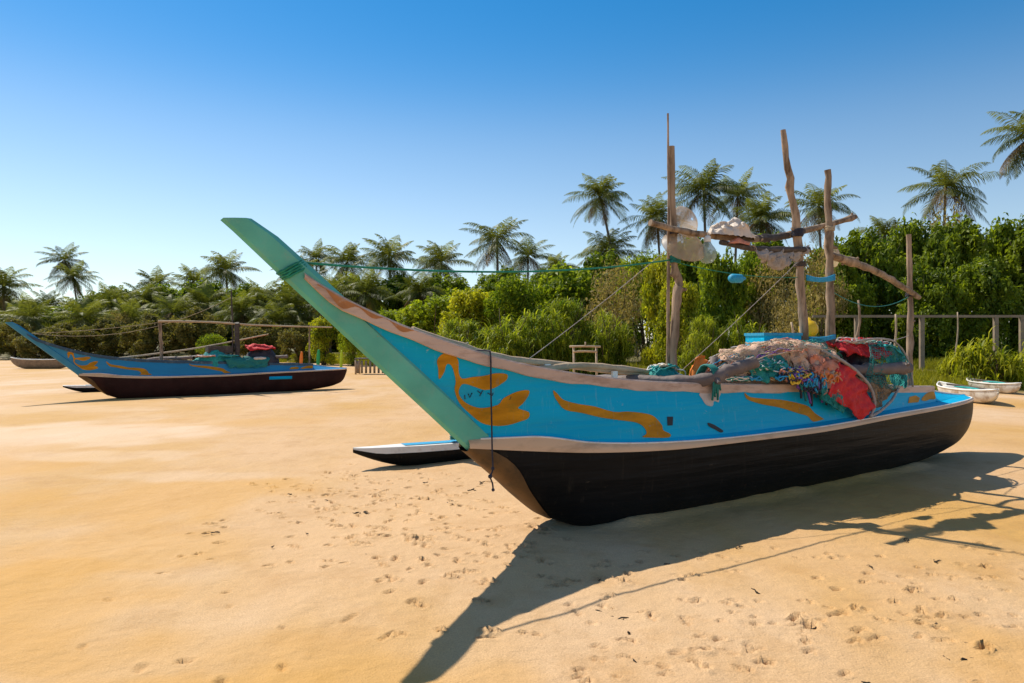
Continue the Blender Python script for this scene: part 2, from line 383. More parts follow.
def build_ground():
    def axis(lo, hi, d0, d1, g, far0, far1):
        mid = list(np.arange(d0, d1, lo))
        a = []; p = d0; st = lo
        while p > far0:
            st = min(st * g, hi); p -= st; a.append(p)
        c = []; p = mid[-1]; st = lo
        while p < far1:
            st = min(st * g, hi); p += st; c.append(p)
        return np.array(a[::-1] + mid + c)
    X = axis(.017, 60, -3.4, 4.9, 1.06, -900, 900)
    Y = axis(.017, 60, 2.5, 7.6, 1.045, -30, 2500)
    nx, ny = len(X), len(Y)
    gx, gy = np.meshgrid(X, Y)
    z = ground_z(gx, gy)
    near = np.exp(-np.maximum(0, np.hypot(gx - .5, gy - 6) - 10) / 12)
    z += near * (.020 * vnoise(gx * .55, gy * .55, 1) + .010 * vnoise(gx * 1.7, gy * 1.7, 2) + .0045 * vnoise(gx * 5.1, gy * 5.1, 3) + .0022 * vnoise(gx * 14, gy * 14, 4) + .0012 * vnoise(gx * 30, gy * 30, 8))
    fine = (gx > -3.5) & (gx < 5) & (gy > 2.4) & (gy < 9)
    # ---- footprints and pits: dimples with small rims
    r = random.Random(5)
    prints = []
    def pit(x, y, a, b, ang, d): prints.append((x, y, a, b, ang, d))
    def foot(x, y, ang, s=1.0, d=.036):
        ca, sa = math.cos(ang), math.sin(ang)
        pit(x, y, .045 * s, .034 * s, ang, d)
        pit(x + ca * .085 * s, y + sa * .085 * s, .050 * s, .040 * s, ang, d * 1.1)
        if r.random() < .5: pit(x - ca * .05 * s, y - sa * .05 * s, .03 * s, .028 * s, ang, d * .8)
    def trail(x0, y0, x1, y1, n, wid=.12, s=1.0, jit=.07, d=.036):
        a = math.atan2(y1 - y0, x1 - x0)
        for i in range(n):
            f = i / max(1, n - 1); sd = 1 if i % 2 else -1
            foot(x0 + (x1-x0)*f - math.sin(a)*wid*sd + r.gauss(0, jit), y0 + (y1-y0)*f + math.cos(a)*wid*sd + r.gauss(0, jit), a + r.gauss(0, .3), s * r.uniform(.36, .72), d * r.uniform(.5, 1.3))
    trail(-2.6, 7.4, -.2, 4.2, 16); trail(-2.4, 6.0, .1, 4.9, 12); trail(-1.9, 7.9, -.7, 4.6, 14, .2)
    trail(-1.5, 5.1, -.05, 3.7, 9); trail(-.6, 3.6, 1.2, 3.2, 9, .1, .8); trail(.3, 3.1, 2.2, 3.6, 10, .1, .9)
    trail(1.1, 3.0, 3.4, 4.6, 13, .16); trail(1.5, 3.6, 3.9, 3.9, 10, .1); trail(2.2, 3.0, 4.6, 5.2, 12, .12)
    trail(-.4, 4.4, .9, 4.1, 9, .12); trail(-1.0, 6.9, .0, 6.0, 9, .14)
    for _ in range(60): pit(r.uniform(-2.6, .3), r.uniform(4.2, 8.2), r.uniform(.02, .05), r.uniform(.015, .035), r.uniform(0, 3), r.uniform(.012, .03))
    for _ in range(70): pit(r.uniform(.2, 4.4), r.uniform(2.6, 5.2), r.uniform(.015, .04), r.uniform(.012, .03), r.uniform(0, 3), r.uniform(.01, .026))
    for _ in range(150):
        t = r.random(); cx = -1.9 + 2.1 * t + r.gauss(0, .35); cy = 7.6 - 3.0 * t + r.gauss(0, .45); a_ = r.uniform(-1.2, -.4)
        pit(cx, cy, r.uniform(.022, .045), r.uniform(.016, .026), a_, r.uniform(.014, .03))
        if r.random() < .6: pit(cx + r.uniform(-.07, .07), cy + r.uniform(-.05, .05), r.uniform(.012, .022), r.uniform(.01, .018), a_, r.uniform(.01, .02))
    for _ in range(130):
        cx, cy = r.uniform(.3, 4.3), r.uniform(2.6, 4.9); a_ = r.uniform(-.5, .8)
        pit(cx, cy, r.uniform(.02, .042), r.uniform(.014, .024), a_, r.uniform(.012, .028))
        if r.random() < .7: pit(cx + r.uniform(-.06, .06), cy + r.uniform(-.04, .04), r.uniform(.010, .02), r.uniform(.008, .016), a_, r.uniform(.008, .018))
    for _ in range(18): pit(r.uniform(-2.6, -.4), r.uniform(2.7, 4.5), r.uniform(.02, .06), r.uniform(.015, .03), r.uniform(0, 3), r.uniform(.008, .018))
    for (x, y, a, b, ang, d) in prints:
        R = max(a, b) * 2.6
        i0, i1 = np.searchsorted(X, [x - R, x + R]); j0, j1 = np.searchsorted(Y, [y - R, y + R])
        if i1 <= i0 or j1 <= j0: continue
        xx = gx[j0:j1, i0:i1] - x; yy = gy[j0:j1, i0:i1] - y
        ca, sa = math.cos(ang), math.sin(ang)
        q = np.sqrt(((xx * ca + yy * sa) / a) ** 2 + ((-xx * sa + yy * ca) / b) ** 2) + .28 * vnoise(xx * 40 + x * 9, yy * 40, 7)
        z[j0:j1, i0:i1] += -1.25 * d * sstep((1.10 - q) / .30) + d * .38 * np.exp(-((q - 1.35) / .3) ** 2)
    # sand banked up along the keel of the near boat
    hs_ = (gx - .39) * .829 + (gy - 5.6) * .559; hu_ = np.abs((gx - .39) * .559 - (gy - 5.6) * .829)
    z += (.050 + .022 * vnoise(hs_ * 3, hu_ * 3, 61)) * np.exp(-((hu_ - .27 - .04 * vnoise(hs_ * 2.2, hs_ * 0, 62)) / .10) ** 2) * sstep((hs_ - .05) / .5) * sstep((6.0 - hs_) / .8)
    # the shallow drag line left by its keel
    grass = sstep((gy - edge_y(gx) + 1.3 * vnoise(gx * .35, gy * .35, 5) + .6 * vnoise(gx * 1.3, gy * 1.3, 6)) / 2.2)
    def blob(cx, cy, rx, ry, sd):                          # ragged patches: painted pale sheen of wet sand, and ochre sand
        q = ((gx - cx) / rx) ** 2 + ((gy - cy) / ry) ** 2
        return sstep((1.2 - q + .55 * vnoise(gx * 1.2, gy * 1.1, sd) + .35 * vnoise(gx * 3.4, gy * 3.2, sd + 1)) / .9)
    damp_sheen = np.clip(blob(-8.0, 11.2, 3.2, 1.7, 21) * .85 + blob(-5.2, 9.0, 1.4, .5, 23) * .6 + blob(-3.6, 7.7, 1.2, .35, 25) * .45 + blob(-11, 15.5, 3, .9, 27) * .5, 0, 1)
    ochre = np.clip(blob(-3.6, 6.6, 1.5, 1.1, 31) * .75 + blob(-2.7, 5.2, 1.3, .7, 33) * .6 + blob(-2.9, 3.7, 1.5, .9, 45) * .8 + blob(-1.2, 2.8, .9, .35, 47) * .6 + blob(-2.2, 3.2, 1.4, .5, 35) * .55 + blob(-6.8, 8.2, 2.0, .8, 37) * .6 + blob(-.6, 3.0, .9, .3, 39) * .5 + blob(3.2, 3.2, 1.3, .5, 41) * .6 + blob(-5.5, 13, 2.5, .8, 43) * .4, 0, 1) * (1 - damp_sheen * .6)
    V = np.stack([gx.ravel(), gy.ravel(), z.ravel()], 1)
    idx = np.arange(nx * ny).reshape(ny, nx)
    F = np.stack([idx[:-1, :-1], idx[:-1, 1:], idx[1:, 1:], idx[1:, :-1]], -1).reshape(-1, 4)
    m, nt, b = new_mat('beach_sand'); N, L = nt.nodes, nt.links
    tc = N.new("ShaderNodeTexCoord")
    def nz(sc, det, loc=(0, 0, 0), sx=(1, 1, 1), rough=.55):
        mp = N.new("ShaderNodeMapping"); mp.inputs['Location'].default_value = loc; mp.inputs['Scale'].default_value = sx
        L.new(tc.outputs['Object'], mp.inputs['Vector'])
        n = N.new("ShaderNodeTexNoise"); n.inputs['Scale'].default_value = sc; n.inputs['Detail'].default_value = det; n.inputs['Roughness'].default_value = rough
        L.new(mp.outputs[0], n.inputs['Vector']); return n.outputs['Fac']
    def mr(s, a, b_, lo=0, hi=1):
        n = N.new("ShaderNodeMapRange"); n.inputs['From Min'].default_value = a; n.inputs['From Max'].default_value = b_; n.inputs['To Min'].default_value = lo; n.inputs['To Max'].default_value = hi
        L.new(s, n.inputs['Value']); return n.outputs[0]
    def mix(f, A, B, mode='MIX'):
        n = N.new("ShaderNodeMix"); n.data_type = 'RGBA'; n.blend_type = mode
        if isinstance(f, float): n.inputs['Factor'].default_value = f
        else: L.new(f, n.inputs['Factor'])
        for k, c in (('A', A), ('B', B)):
            if isinstance(c, tuple): n.inputs[k].default_value = c + (1,)
            else: L.new(c, n.inputs[k])
        return n.outputs['Result']
    c = mix(mr(nz(.26, 5, (5, 2, 0), (1.0, .55, 1)), .42, .62), (.635, .40, .205), (.56, .315, .082))     # peach to ochre
    c = mix(mr(nz(.30, 5, (-3, 11, 0), (1.0, .5, 1)), .52, .68, 0, .85), c, (.70, .51, .345))                # paler, drier patches
    c = mix(mr(nz(1.9, 8, (1, 1, 0), (.9, .9, 1), .7), .50, .72, 0, .5), c, (.42, .21, .055))            # rusty streaks
    c = mix(mr(nz(130, 4), .32, .72, 0, .55), c, (.30, .18, .085))                                         # grain
    c = mix(mr(nz(26, 6, (0, 4, 0), (1, 1, 1), .75), .62, .78, 0, .35), c, (.24, .13, .055))                # specks
    dm = N.new("ShaderNodeAttribute"); dm.attribute_name = 'damp_sheen'; oc = N.new("ShaderNodeAttribute"); oc.attribute_name = 'ochre'
    c = mix(oc.outputs['Fac'], c, (.53, .275, .055)); c = mix(dm.outputs['Fac'], c, (.68, .52, .38))  # sheen on wet sand painted in as a paler colour, over ochre patches
    ga = N.new("ShaderNodeAttribute"); ga.attribute_name = 'grass'
    soil = mix(mr(nz(1.1, 8), .4, .65), (.10, .070, .030), (.16, .15, .025))
    c = mix(ga.outputs['Fac'], c, soil)
    L.new(c, b.inputs['Base Color'])
    b.inputs['Roughness'].default_value = .75; b.inputs['Specular IOR Level'].default_value = .25
    bp = N.new("ShaderNodeBump"); bp.inputs['Strength'].default_value = .8; bp.inputs['Distance'].default_value = .02
    ad = N.new("ShaderNodeMath"); ad.operation = 'ADD'
    sc = N.new("ShaderNodeMath"); sc.operation = 'MULTIPLY'; sc.inputs[1].default_value = .25
    L.new(nz(95, 4), sc.inputs[0]); L.new(nz(9, 8, (0, 0, 0), (.8, 1.2, 1), .65), ad.inputs[0]); L.new(sc.outputs[0], ad.inputs[1])
    L.new(ad.outputs[0], bp.inputs['Height']); L.new(bp.outputs[0], b.inputs['Normal'])
    o = mesh_np('beach', V, F, [m], None, True, None, {'grass': grass.ravel(), 'damp_sheen': damp_sheen.ravel() * .5, 'ochre': ochre.ravel() * .68})
    tag(o, kind='structure')
    return o
build_ground()

# ------------------------------------------------------------------ leaf clouds, palms
def leaf_cloud(lumps, n, size, seed, up=.35, shell=.55, aspect=.55):
    """n folded leaves spread over the shells of several lumps (cx,cy,cz,rx,ry,rz)"""
    r = np.random.RandomState(seed)
    lum = np.array(lumps, float)
    w = (lum[:, 3] * lum[:, 4] + lum[:, 4] * lum[:, 5] + lum[:, 3] * lum[:, 5]); w /= w.sum()
    k = r.choice(len(lum), n, p=w)
    d = r.normal(size=(n, 3)); d /= np.linalg.norm(d, axis=1)[:, None]
    rad = shell + (1.06 - shell) * r.rand(n) ** .6
    wob = 1 + .16 * np.sin(d[:, 0] * 5 + k) * np.cos(d[:, 1] * 6 + 2 * k) + .10 * np.sin(d[:, 2] * 11 + 3 * k)
    P = lum[k, :3] + d * lum[k, 3:6] * (rad * wob)[:, None]
    keep = P[:, 2] > .02
    P, d, k = P[keep], d[keep], k[keep]; n = len(P)
    nrm = d * .8 + r.normal(size=(n, 3)) * .65 + np.array([0, 0, up]); nrm /= np.linalg.norm(nrm, axis=1)[:, None]
    ax = np.cross(nrm, r.normal(size=(n, 3))); ax /= np.linalg.norm(ax, axis=1)[:, None]
    ay = np.cross(nrm, ax)
    L = size * (.6 + .8 * r.rand(n)); W = L * aspect
    a = P - ax * (L / 2)[:, None]; b = P + ax * (L / 2)[:, None] - np.array([0, 0, 1]) * (L * .25)[:, None]
    c1 = P + ay * (W / 2)[:, None]; c2 = P - ay * (W / 2)[:, None]
    V = np.stack([a, c1, b, c2], 1).reshape(-1, 3)
    F = np.arange(4 * n).reshape(n, 4)
    lt = r.rand(len(lum)) * .45 + .15
    t = np.clip(lt[k] + r.normal(size=n) * .17 + .14, 0, 1)
    return V, F, np.repeat(t, 4)

def strap_cloud(tufts, per, length, width, seed):
    """tufts of long arching strap leaves; tufts = (x,y,z,scale)"""
    r = np.random.RandomState(seed); V = []; F = []; T = []
    for (x, y, z, s) in tufts:
        tt = r.rand() * .4 + .2
        for i in range(per):
            az = r.rand() * 2 * math.pi; el = r.uniform(-.1, 1.45); L = length * s * r.uniform(.6, 1.15)
            h = np.array([math.cos(az), math.sin(az), 0]); sd = np.array([-math.sin(az), math.cos(az), 0])
            p = np.array([x, y, z]) + r.normal(size=3) * .08 * s; b = len(V); e = el
            tv = np.clip(tt + r.normal() * .18, 0, 1)
            for q in range(5):
                w = width * s * (.6, 1, .85, .5, .06)[q]
                V += [p - sd * w / 2, p + sd * w / 2]; T += [tv, tv]
                p = p + (h * math.cos(e) + np.array([0, 0, 1]) * math.sin(e)) * L / 4
                e -= .34 + .34 * r.rand()
            for q in range(4): F.append((b + 2*q, b + 2*q + 1, b + 2*q + 3, b + 2*q + 2))
    return np.array(V), np.array(F), np.array(T)

def rand_lumps(n, R, H, seed, lr=.42, base=.1, squash=.85):
    r = np.random.RandomState(seed); out = []
    for i in range(n):
        a = r.rand() * 2 * math.pi; q = math.sqrt(r.rand()) * R * .72; zz = H * (base + (.95 - base) * r.rand() ** .85)
        lim = math.sqrt(max(.08, 1 - (zz / H) ** 2.2)); q *= .35 + .65 * lim
        rr = R * lr * r.uniform(.6, 1.25)
        out.append((q * math.cos(a), q * math.sin(a), min(zz, H - rr * squash), rr, rr, rr * squash))
    for i in range(int(n * 1.6)):                          # small outer sprays that break the outline
        a = r.rand() * 2 * math.pi; el = r.uniform(-.1, 1.5); k = r.uniform(.78, 1.04)
        rr = R * r.uniform(.07, .17)
        out.append((R * k * math.cos(el) * math.cos(a) * .95, R * k * math.cos(el) * math.sin(a) * .95, max(.1, H * (.42 + .56 * k * math.sin(el))), rr, rr, rr * r.uniform(.8, 2.0)))
    return out

def branch_mesh(R, H, seed, n=9, r0=.07):
    m = MB(); r = random.Random(seed)
    for i in range(n):
        a = r.random() * 6.28; q = R * r.uniform(.2, .75); h = H * r.uniform(.5, .95)
        p0 = Vector((r.gauss(0, .06 * R), r.gauss(0, .06 * R), -.15)); p3 = Vector((q * math.cos(a), q * math.sin(a), h))
        pm = p0.lerp(p3, .45) + Vector((r.gauss(0, .1 * R), r.gauss(0, .1 * R), .08 * H))
        m.tube(spline([p0, pm, p3], 6), [r0 * x for x in (1, .8, .65, .5, .32, .12)], 6)
    return m

proto_me = {}
def make_shrub_proto(key, R, H, leaf, nl, size, seed, lumps=16, kind='leaf', up=.35, aspect=.55, lr=.42, base=.1, shell=.55, r0=.06):
    if kind == 'leaf':
        V, F, T = leaf_cloud(rand_lumps(lumps, R, H, seed, lr, base), nl, size, seed, up, shell, aspect)
    else:
        rr = np.random.RandomState(seed); tf = []
        for i in range(lumps):
            a = rr.rand() * 6.28; q = math.sqrt(rr.rand()) * R * .85; z = H * rr.uniform(.12, .82) * math.sqrt(max(.1, 1 - (q / R) ** 2)); tf.append((q * math.cos(a), q * math.sin(a), z, rr.uniform(.7, 1.2)))
        V, F, T = strap_cloud(tf, nl, size, aspect, seed)
    proto_me[key] = (V, F, T, branch_mesh(R, H, seed + 1, 10 if kind == 'leaf' else 12, r0), M[leaf], R, H)
make_shrub_proto('dark_a', 3.4, 6.8, 'leaf_dark', 15000, .34, 1, 34, lr=.34)
make_shrub_proto('dark_b', 3.4, 6.8, 'leaf_dark', 15000, .30, 2, 40, lr=.30, up=.5)
make_shrub_proto('mid_a', 2.0, 4.2, 'leaf_mid', 9500, .22, 3, 24, lr=.36)
make_shrub_proto('mid_b', 2.0, 4.2, 'leaf_mid', 9500, .20, 4, 26, lr=.34, aspect=.32)
make_shrub_proto('lime', 1.6, 3.8, 'leaf_lime', 9000, .17, 5, 26, lr=.34)
make_shrub_proto('strap', 1.8, 3.2, 'leaf_strap', 38, .62, 6, 120, 'strap', aspect=.040)
make_shrub_proto('strap_b', 1.8, 3.2, 'leaf_strap', 34, .74, 16, 105, 'strap', aspect=.05)
make_shrub_proto('dry', 1.9, 3.8, 'leaf_dry', 3600, .16, 7, 22, lr=.38, shell=.2, aspect=.4, r0=.035)
make_shrub_proto('dusty', 3.0, 5.5, 'leaf_dusty', 12000, .30, 18, 34, lr=.25, shell=.2, base=.02, aspect=.4)
make_shrub_proto('low', 1.3, 1.1, 'leaf_lime', 30, .62, 8, 40, 'strap', aspect=.06)
_shared = {}
def shrub(key, name, x, y, r, h, label, cat, group, rz=None):
    """a shrub or tree: Empty > crown, stem; copies share their mesh data"""
    z = float(ground_z(x, y)) - .05
    V, F, T, br, mat, R, H = proto_me[key]
    root = empty(name, (x, y, z), rnd.uniform(0, 6.28) if rz is None else rz, (r / R, r / R, h / H))
    tag(root, label, cat, group)
    if key not in _shared:
        c = mesh_np('crown', V, F, [mat], root, False, None, {'tint': T})
        t = br.build('trunk' if name.endswith('tree') else 'stem', M['bark'], root)
        _shared[key] = (c, t)
    else:
        for src, nm in zip(_shared[key], ('crown', 'trunk' if name.endswith('tree') else 'stem')):
            o = src.copy(); o.name = nm; col.objects.link(o); o.parent = root
    return root

def palm_crown(seed, nf=26, L=3.7, dry=3, full=1.0):
    r = np.random.RandomState(seed); V = []; F = []; T = []; MI = []
    for i in range(nf + dry):
        isdry = i >= nf
        az = i * 2.39996 + r.normal() * .40
        if isdry: el = r.uniform(-1.1, -.6)
        else: el = 1.45 - 2.25 * ((i + .5) / nf) ** .92 + r.normal() * .16
        droop = (.75 + .85 * r.rand()) * (1.0 if el > -.1 else .55)
        Lf = L * (1 - .22 * max(0, el)) * r.uniform(.8, 1.18) * (.8 if isdry else 1)
        h = np.array([math.cos(az), math.sin(az), 0.]); sd = np.array([-math.sin(az), math.cos(az), 0.]); up = np.array([0, 0, 1.])
        n = 22; p = np.array([0, 0, .0]) + h * .12; e = el; pts = []; dirs = []
        for q in range(n + 1):
            d = h * math.cos(e) + up * math.sin(e); pts.append(p.copy()); dirs.append(d)
            p = p + d * Lf / n; e = max(-1.45, e - droop / n * (.25 + 1.6 * q / n))
        tv0 = np.clip(.35 + .35 * (el + .4) / 1.7 + r.normal() * .1, 0, 1)
        twist = r.normal() * .25
        b = len(V)                                          # rachis strip
        for q in range(0, n + 1, 2):
            w = .05 * (1 - q / n) + .012
            V += [pts[q] - sd * w, pts[q] + sd * w]; T += [min(1, tv0 + .25)] * 2
        for q in range(n // 2): F.append((b + 2*q, b + 2*q+1, b + 2*q+3, b + 2*q+2)); MI.append(1 if isdry else 0)
        for q in range(2, n + 1):
            f = q / n
            ll = L * .235 * math.sin(math.pi * min(1, .18 + .80 * f) ** .9) * full + .12
            for s in (-1, 1):
                for dup in range(2):
                    dd = dirs[q]; nn = np.cross(sd, dd) if s > 0 else np.cross(sd, dd)
                    sag = -.30 - .75 * r.rand() + twist * s
                    ld = sd * s * 1.0 + dd * (.55 + .35 * r.rand()) + nn * -sag * -.3 + up * sag * .9
                    ld /= np.linalg.norm(ld)
                    base = pts[q] - dd * Lf / n * .5 * dup; mid = base + ld * ll * .55; tip = mid + (ld + up * -.55) * ll * .42
                    wv = dd * .033 * L / 4.7
                    bb = len(V); tv = np.clip(tv0 + r.normal() * .12, 0, 1)
                    V += [base - wv * .6, base + wv * .6, mid + wv, mid - wv, tip]; T += [tv] * 5
                    F += [(bb, bb+1, bb+2, bb+3), (bb+3, bb+2, bb+4, bb+4)]; MI += [1 if isdry else 0] * 2
    F2 = [f if f[2] != f[3] else f[:3] for f in F]
    return np.array(V), F2, np.array(T), MI

palm_protos = []
for s, nf, L, dry, full in ((1, 30, 4.9, 4, 1.05), (2, 25, 4.9, 3, 1.05), (3, 33, 4.6, 7, 1.1), (4, 27, 5.1, 9, 1.0), (5, 29, 4.7, 4, 1.05), (6, 24, 5.2, 6, 1.05), (7, 33, 4.6, 4, 1.1)):
    palm_protos.append(palm_crown(s, nf, L, dry, full))
_palm_shared = {}
def palm(k, px, py, r, D, label, lean=(0, 0), cat='palm tree', group='coconut palms behind the beach', coco=True, rz=None):
    """crown centre seen at (px,py) from the camera position at distance D, r = crown radius in metres"""
    x = (px - 512) / 683 * D; zc = 1.5 + (343 - py) / 683 * D; y = D
    bx, by = x + lean[0], y + lean[1]; gz = float(ground_z(bx, by)) - .1
    root = empty('palm_tree', (bx, by, gz)); tag(root, label, cat, group)
    V, F, T, MI = palm_protos[k]
    sc = r / 4.15
    if k not in _palm_shared:
        c = mesh_np('crown', V, F, [M['frond'], M['frond_dry']], root, False, MI, {'tint': T}); _palm_shared[k] = c
    else:
        c = _palm_shared[k].copy(); c.name = 'crown'; col.objects.link(c); c.parent = root
    c.location = (x - bx, y - by, zc - gz); c.scale = (sc,) * 3
    c.rotation_euler = (rnd.uniform(-.1, .1), rnd.uniform(-.1, .1), rnd.uniform(0, 6.28) if rz is None else rz)
    m = MB(); top = Vector((x - bx, y - by, zc - gz + .05 * sc))
    cp = spline([(0, 0, 0), Vector((top.x * .25 + rnd.gauss(0, .12), top.y * .25, top.z * .4)), Vector((top.x * .7, top.y * .7, top.z * .75)), top], 12)
    m.tube(cp, [(.20 - .085 * i / 11) * (1.25 if i == 0 else 1) * max(.8, sc) for i in range(12)], 8, wob=.12)
    m.build('trunk', M['trunk'], root)
    return root

# palms: proto, pixel of crown centre, radius m, distance, label, lean
palm(0, 3, 286, 3.6, 78, 'dark coconut palm cut off by the left edge of the picture', (0.4, 0))
palm(1, 64, 260, 3.7, 108, 'taller of the twin slender palms rising above the left treeline', (5.5, 0))
palm(4, 73, 277, 3.6, 105, 'shorter of the twin slender palms, its crown overlapping its taller neighbour', (1.2, 0))
palm(2, 47, 306, 3.2, 84, 'low dark palm beneath the twin slender palms')
palm(3, 112, 306, 3.4, 74, 'squat shaggy palm to the right of the twin slender palms', (-1, 0))
palm(2, 143, 300, 3.6, 78, 'low palm with browning fronds above the bow of the far boat')
palm(6, 226, 270, 3.8, 84, 'tallest palm behind the far boat, standing over its dark mast', (.4, 0))
palm(0, 193, 281, 3.3, 92, 'small palm peeping over trees to the left of the mast-top palm')
palm(4, 262, 300, 3.4, 76, 'shaggy palm with pale hanging fronds right of the mast-top palm', (-.6, 0))
palm(3, 290, 308, 3.6, 64, 'ragged palm with pale dry fronds behind the stern of the far boat', (.9, 0))
palm(4, 316, 258, 3.2, 92, 'small high palm just right of the raised sea-green bow', (.3, 0))
palm(0, 347, 262, 3.7, 84, 'palm crossed by the green rope, nearest the raised bow', (-.5, 0))
palm(6, 389, 258, 4.0, 76, 'full palm crossed by the green rope, second from the raised bow', (.5, 0))
palm(6, 441, 262, 3.9, 78, 'round-headed palm crossed by the green rope, left of the tall spreading one', (-.5, 0))
palm(5, 497, 240, 3.9, 76, 'tall spreading palm over the middle of the green rope', (.2, 0))
palm(6, 600, 196, 3.7, 72, 'very tall palm with a clear crown left of the net poles', (3.0, 0))
palm(2, 607, 250, 3.9, 72, 'dense palm directly below the very tall one', (-.3, 0))
palm(3, 657, 218, 3.3, 70, 'palm half hidden by the twin mast poles', (.8, 0))
palm(0, 704, 190, 4.0, 66, 'big dark palm right behind the twin mast poles', (.4, 0))
palm(4, 738, 196, 3.4, 68, 'palm leaning out from the big dark palm toward the tall bent pole', (-.5, 0))
palm(2, 761, 218, 3.3, 60, 'small yellowish palm left of the bent pole', (.2, 0))
palm(5, 819, 206, 3.5, 68, 'palm seen between the bent pole and the straight pole', (.5, 0))
palm(5, 946, 187, 3.8, 64, 'lone palm standing clear above the dark hedge at the right', (-.4, 0))
palm(3, 1034, 135, 3.9, 58, 'highest palm, cut off by the right edge of the picture', (-.3, 0))
palm(4, 885, 236, 2.6, 56, 'low palm barely topping the dark hedge')
palm(1, 637, 283, 2.6, 50, 'short palm sunk in the shrubs beside the mast', coco=False)
palm(2, 556, 268, 2.6, 74, 'low distant palm between the spreading palm and the very tall palm')
palm(3, 20, 322, 3.0, 70, 'stunted palm behind the tip of the far boat bow')
palm(5, 172, 312, 3.2, 68, 'low palm behind the horizontal rail pole of the far boat')
for a in ((1, 30, 318, 3.2, 66, 'low pale-fronded palm left of the twin slender palms trunks'), (0, 84, 318, 3.3, 68, 'low palm with sunlit fronds behind the painted bird of the far boat'), (3, 130, 322, 3.2, 66, 'low brownish palm left of the rail post of the far boat'), (4, 205, 304, 3.4, 70, 'low palm just left of the far boat mast'), (2, 240, 312, 3.2, 66, 'low palm right behind the far boat mast'), (1, 276, 322, 3.2, 62, 'drooping pale palm behind the dark bundle of the far boat'), (3, 330, 300, 3.4, 66, 'low dark palm hard against the raised bow'), (0, 365, 292, 3.4, 68, 'low palm in the shade behind the raised bow')): palm(*a)
for a in ((4, 300, 272, 3.5, 88, 'palm low on the skyline left of the raised bow, above the far boat stern'), (1, 528, 256, 3.5, 84, 'palm peeking out right of the tall spreading palm'), (4, 155, 284, 3.5, 96, 'palm on the far left skyline between the twin palms and the mast-top palm')): palm(*a)
palm(2, 420, 292, 3.0, 66, 'low palm in the gap under the green rope near the rusty rail')

# shrubs and broadleaf trees: x pixel, top pixel, half width pixel, distance
def place(key, name, px, ty, hw, D, label, cat, group):
    x = (px - 512) / 683 * D; h = 1.5 + (343 - ty) / 683 * D - float(ground_z(x, D)) + .05
    return shrub(key, name, x, D, hw / 683 * D, h, label, cat, group)
G1 = 'broadleaf trees behind the fence'
G2 = 'shrubs of the thicket behind the big boat'
G3 = 'trees and shrubs along the far left beach'
for a in (
    ('dark_a', 865, 236, 42, 36, 'dark broadleaf tree nearest the bare stern pole'),
    ('dark_b', 905, 228, 40, 38, 'dark broadleaf tree below and left of the lone palm'),
    ('dark_a', 958, 226, 44, 36, 'dark broadleaf tree directly under the lone palm'),
    ('dark_b', 1003, 228, 42, 37, 'dark broadleaf tree right of the lone palm'),
    ('dark_a', 1050, 226, 46, 35, 'dark broadleaf tree running off the right edge'),
    ('dark_b', 838, 262, 34, 33, 'lower dark tree behind the sloping driftwood pole'),
    ('dark_b', 980, 262, 36, 32, 'lower dark tree close behind the concrete fence'),
    ('dark_a', 925, 270, 34, 32, 'lower dark tree behind the left fence posts'),
): place(a[0], 'broadleaf_tree', a[1], a[2], a[3], a[4], a[5], 'tree', G1)
for a in (
    ('mid_a', 436, 296, 40, 40, 'green shrub at the left end of the thicket'),
    ('lime', 472, 290, 34, 37, 'yellow-green shrub beside the left end of the thicket'),
    ('strap', 462, 308, 38, 30, 'feathery grassy clump low on the left of the thicket'),
    ('mid_b', 516, 276, 42, 36, 'fine-leaved shrub on the thicket skyline under the spreading palm'),
    ('strap_b', 517, 300, 40, 28, 'strap-leaved clump in the thicket, second from the left'),
    ('strap', 562, 284, 40, 29, 'bright strap-leaved clump in the middle of the thicket'),
    ('mid_a', 568, 266, 42, 38, 'rounded green shrub on the thicket skyline below the low palm'),
    ('strap_b', 606, 298, 30, 28, 'drooping strap-leaved clump beside the dark gap'),
    ('dry', 618, 262, 38, 33, 'olive brown scrub above the dark gap in the thicket'),
    ('mid_b', 645, 254, 36, 36, 'fine-leaved shrub just left of the mast'),
    ('lime', 662, 258, 24, 27, 'tall bright lime shrub seen left of the mast'),
    ('lime', 680, 282, 24, 25.5, 'shorter lime shrub straddling the mast'),
    ('mid_a', 718, 252, 28, 30, 'green shrub below the hanging shades'),
    ('mid_b', 752, 256, 28, 31, 'mid-green shrub behind the taut blue tape'),
    ('strap', 705, 304, 28, 24, 'grassy clump right of the mast foot'),
    ('strap_b', 745, 306, 28, 24, 'grassy clump behind the blue box'),
    ('dry', 775, 250, 32, 30, 'brown twiggy scrub left of the bent pole'),
    ('dry', 818, 244, 32, 31, 'brown twiggy scrub between the bent and straight poles'),
    ('mid_a', 822, 282, 30, 34, 'green shrub seen through the gap between the two tall poles'),
    ('dry', 790, 300, 26, 26, 'low twiggy scrub close behind the net heap'),
    ('mid_a', 540, 318, 30, 33, 'shaded green shrub deep in the thicket'),
    ('mid_b', 604, 318, 24, 34, 'dark shrub at the back of the gap'),
): place(a[0], 'shrub', a[1], a[2], a[3], a[4], a[5], 'shrub', G2)
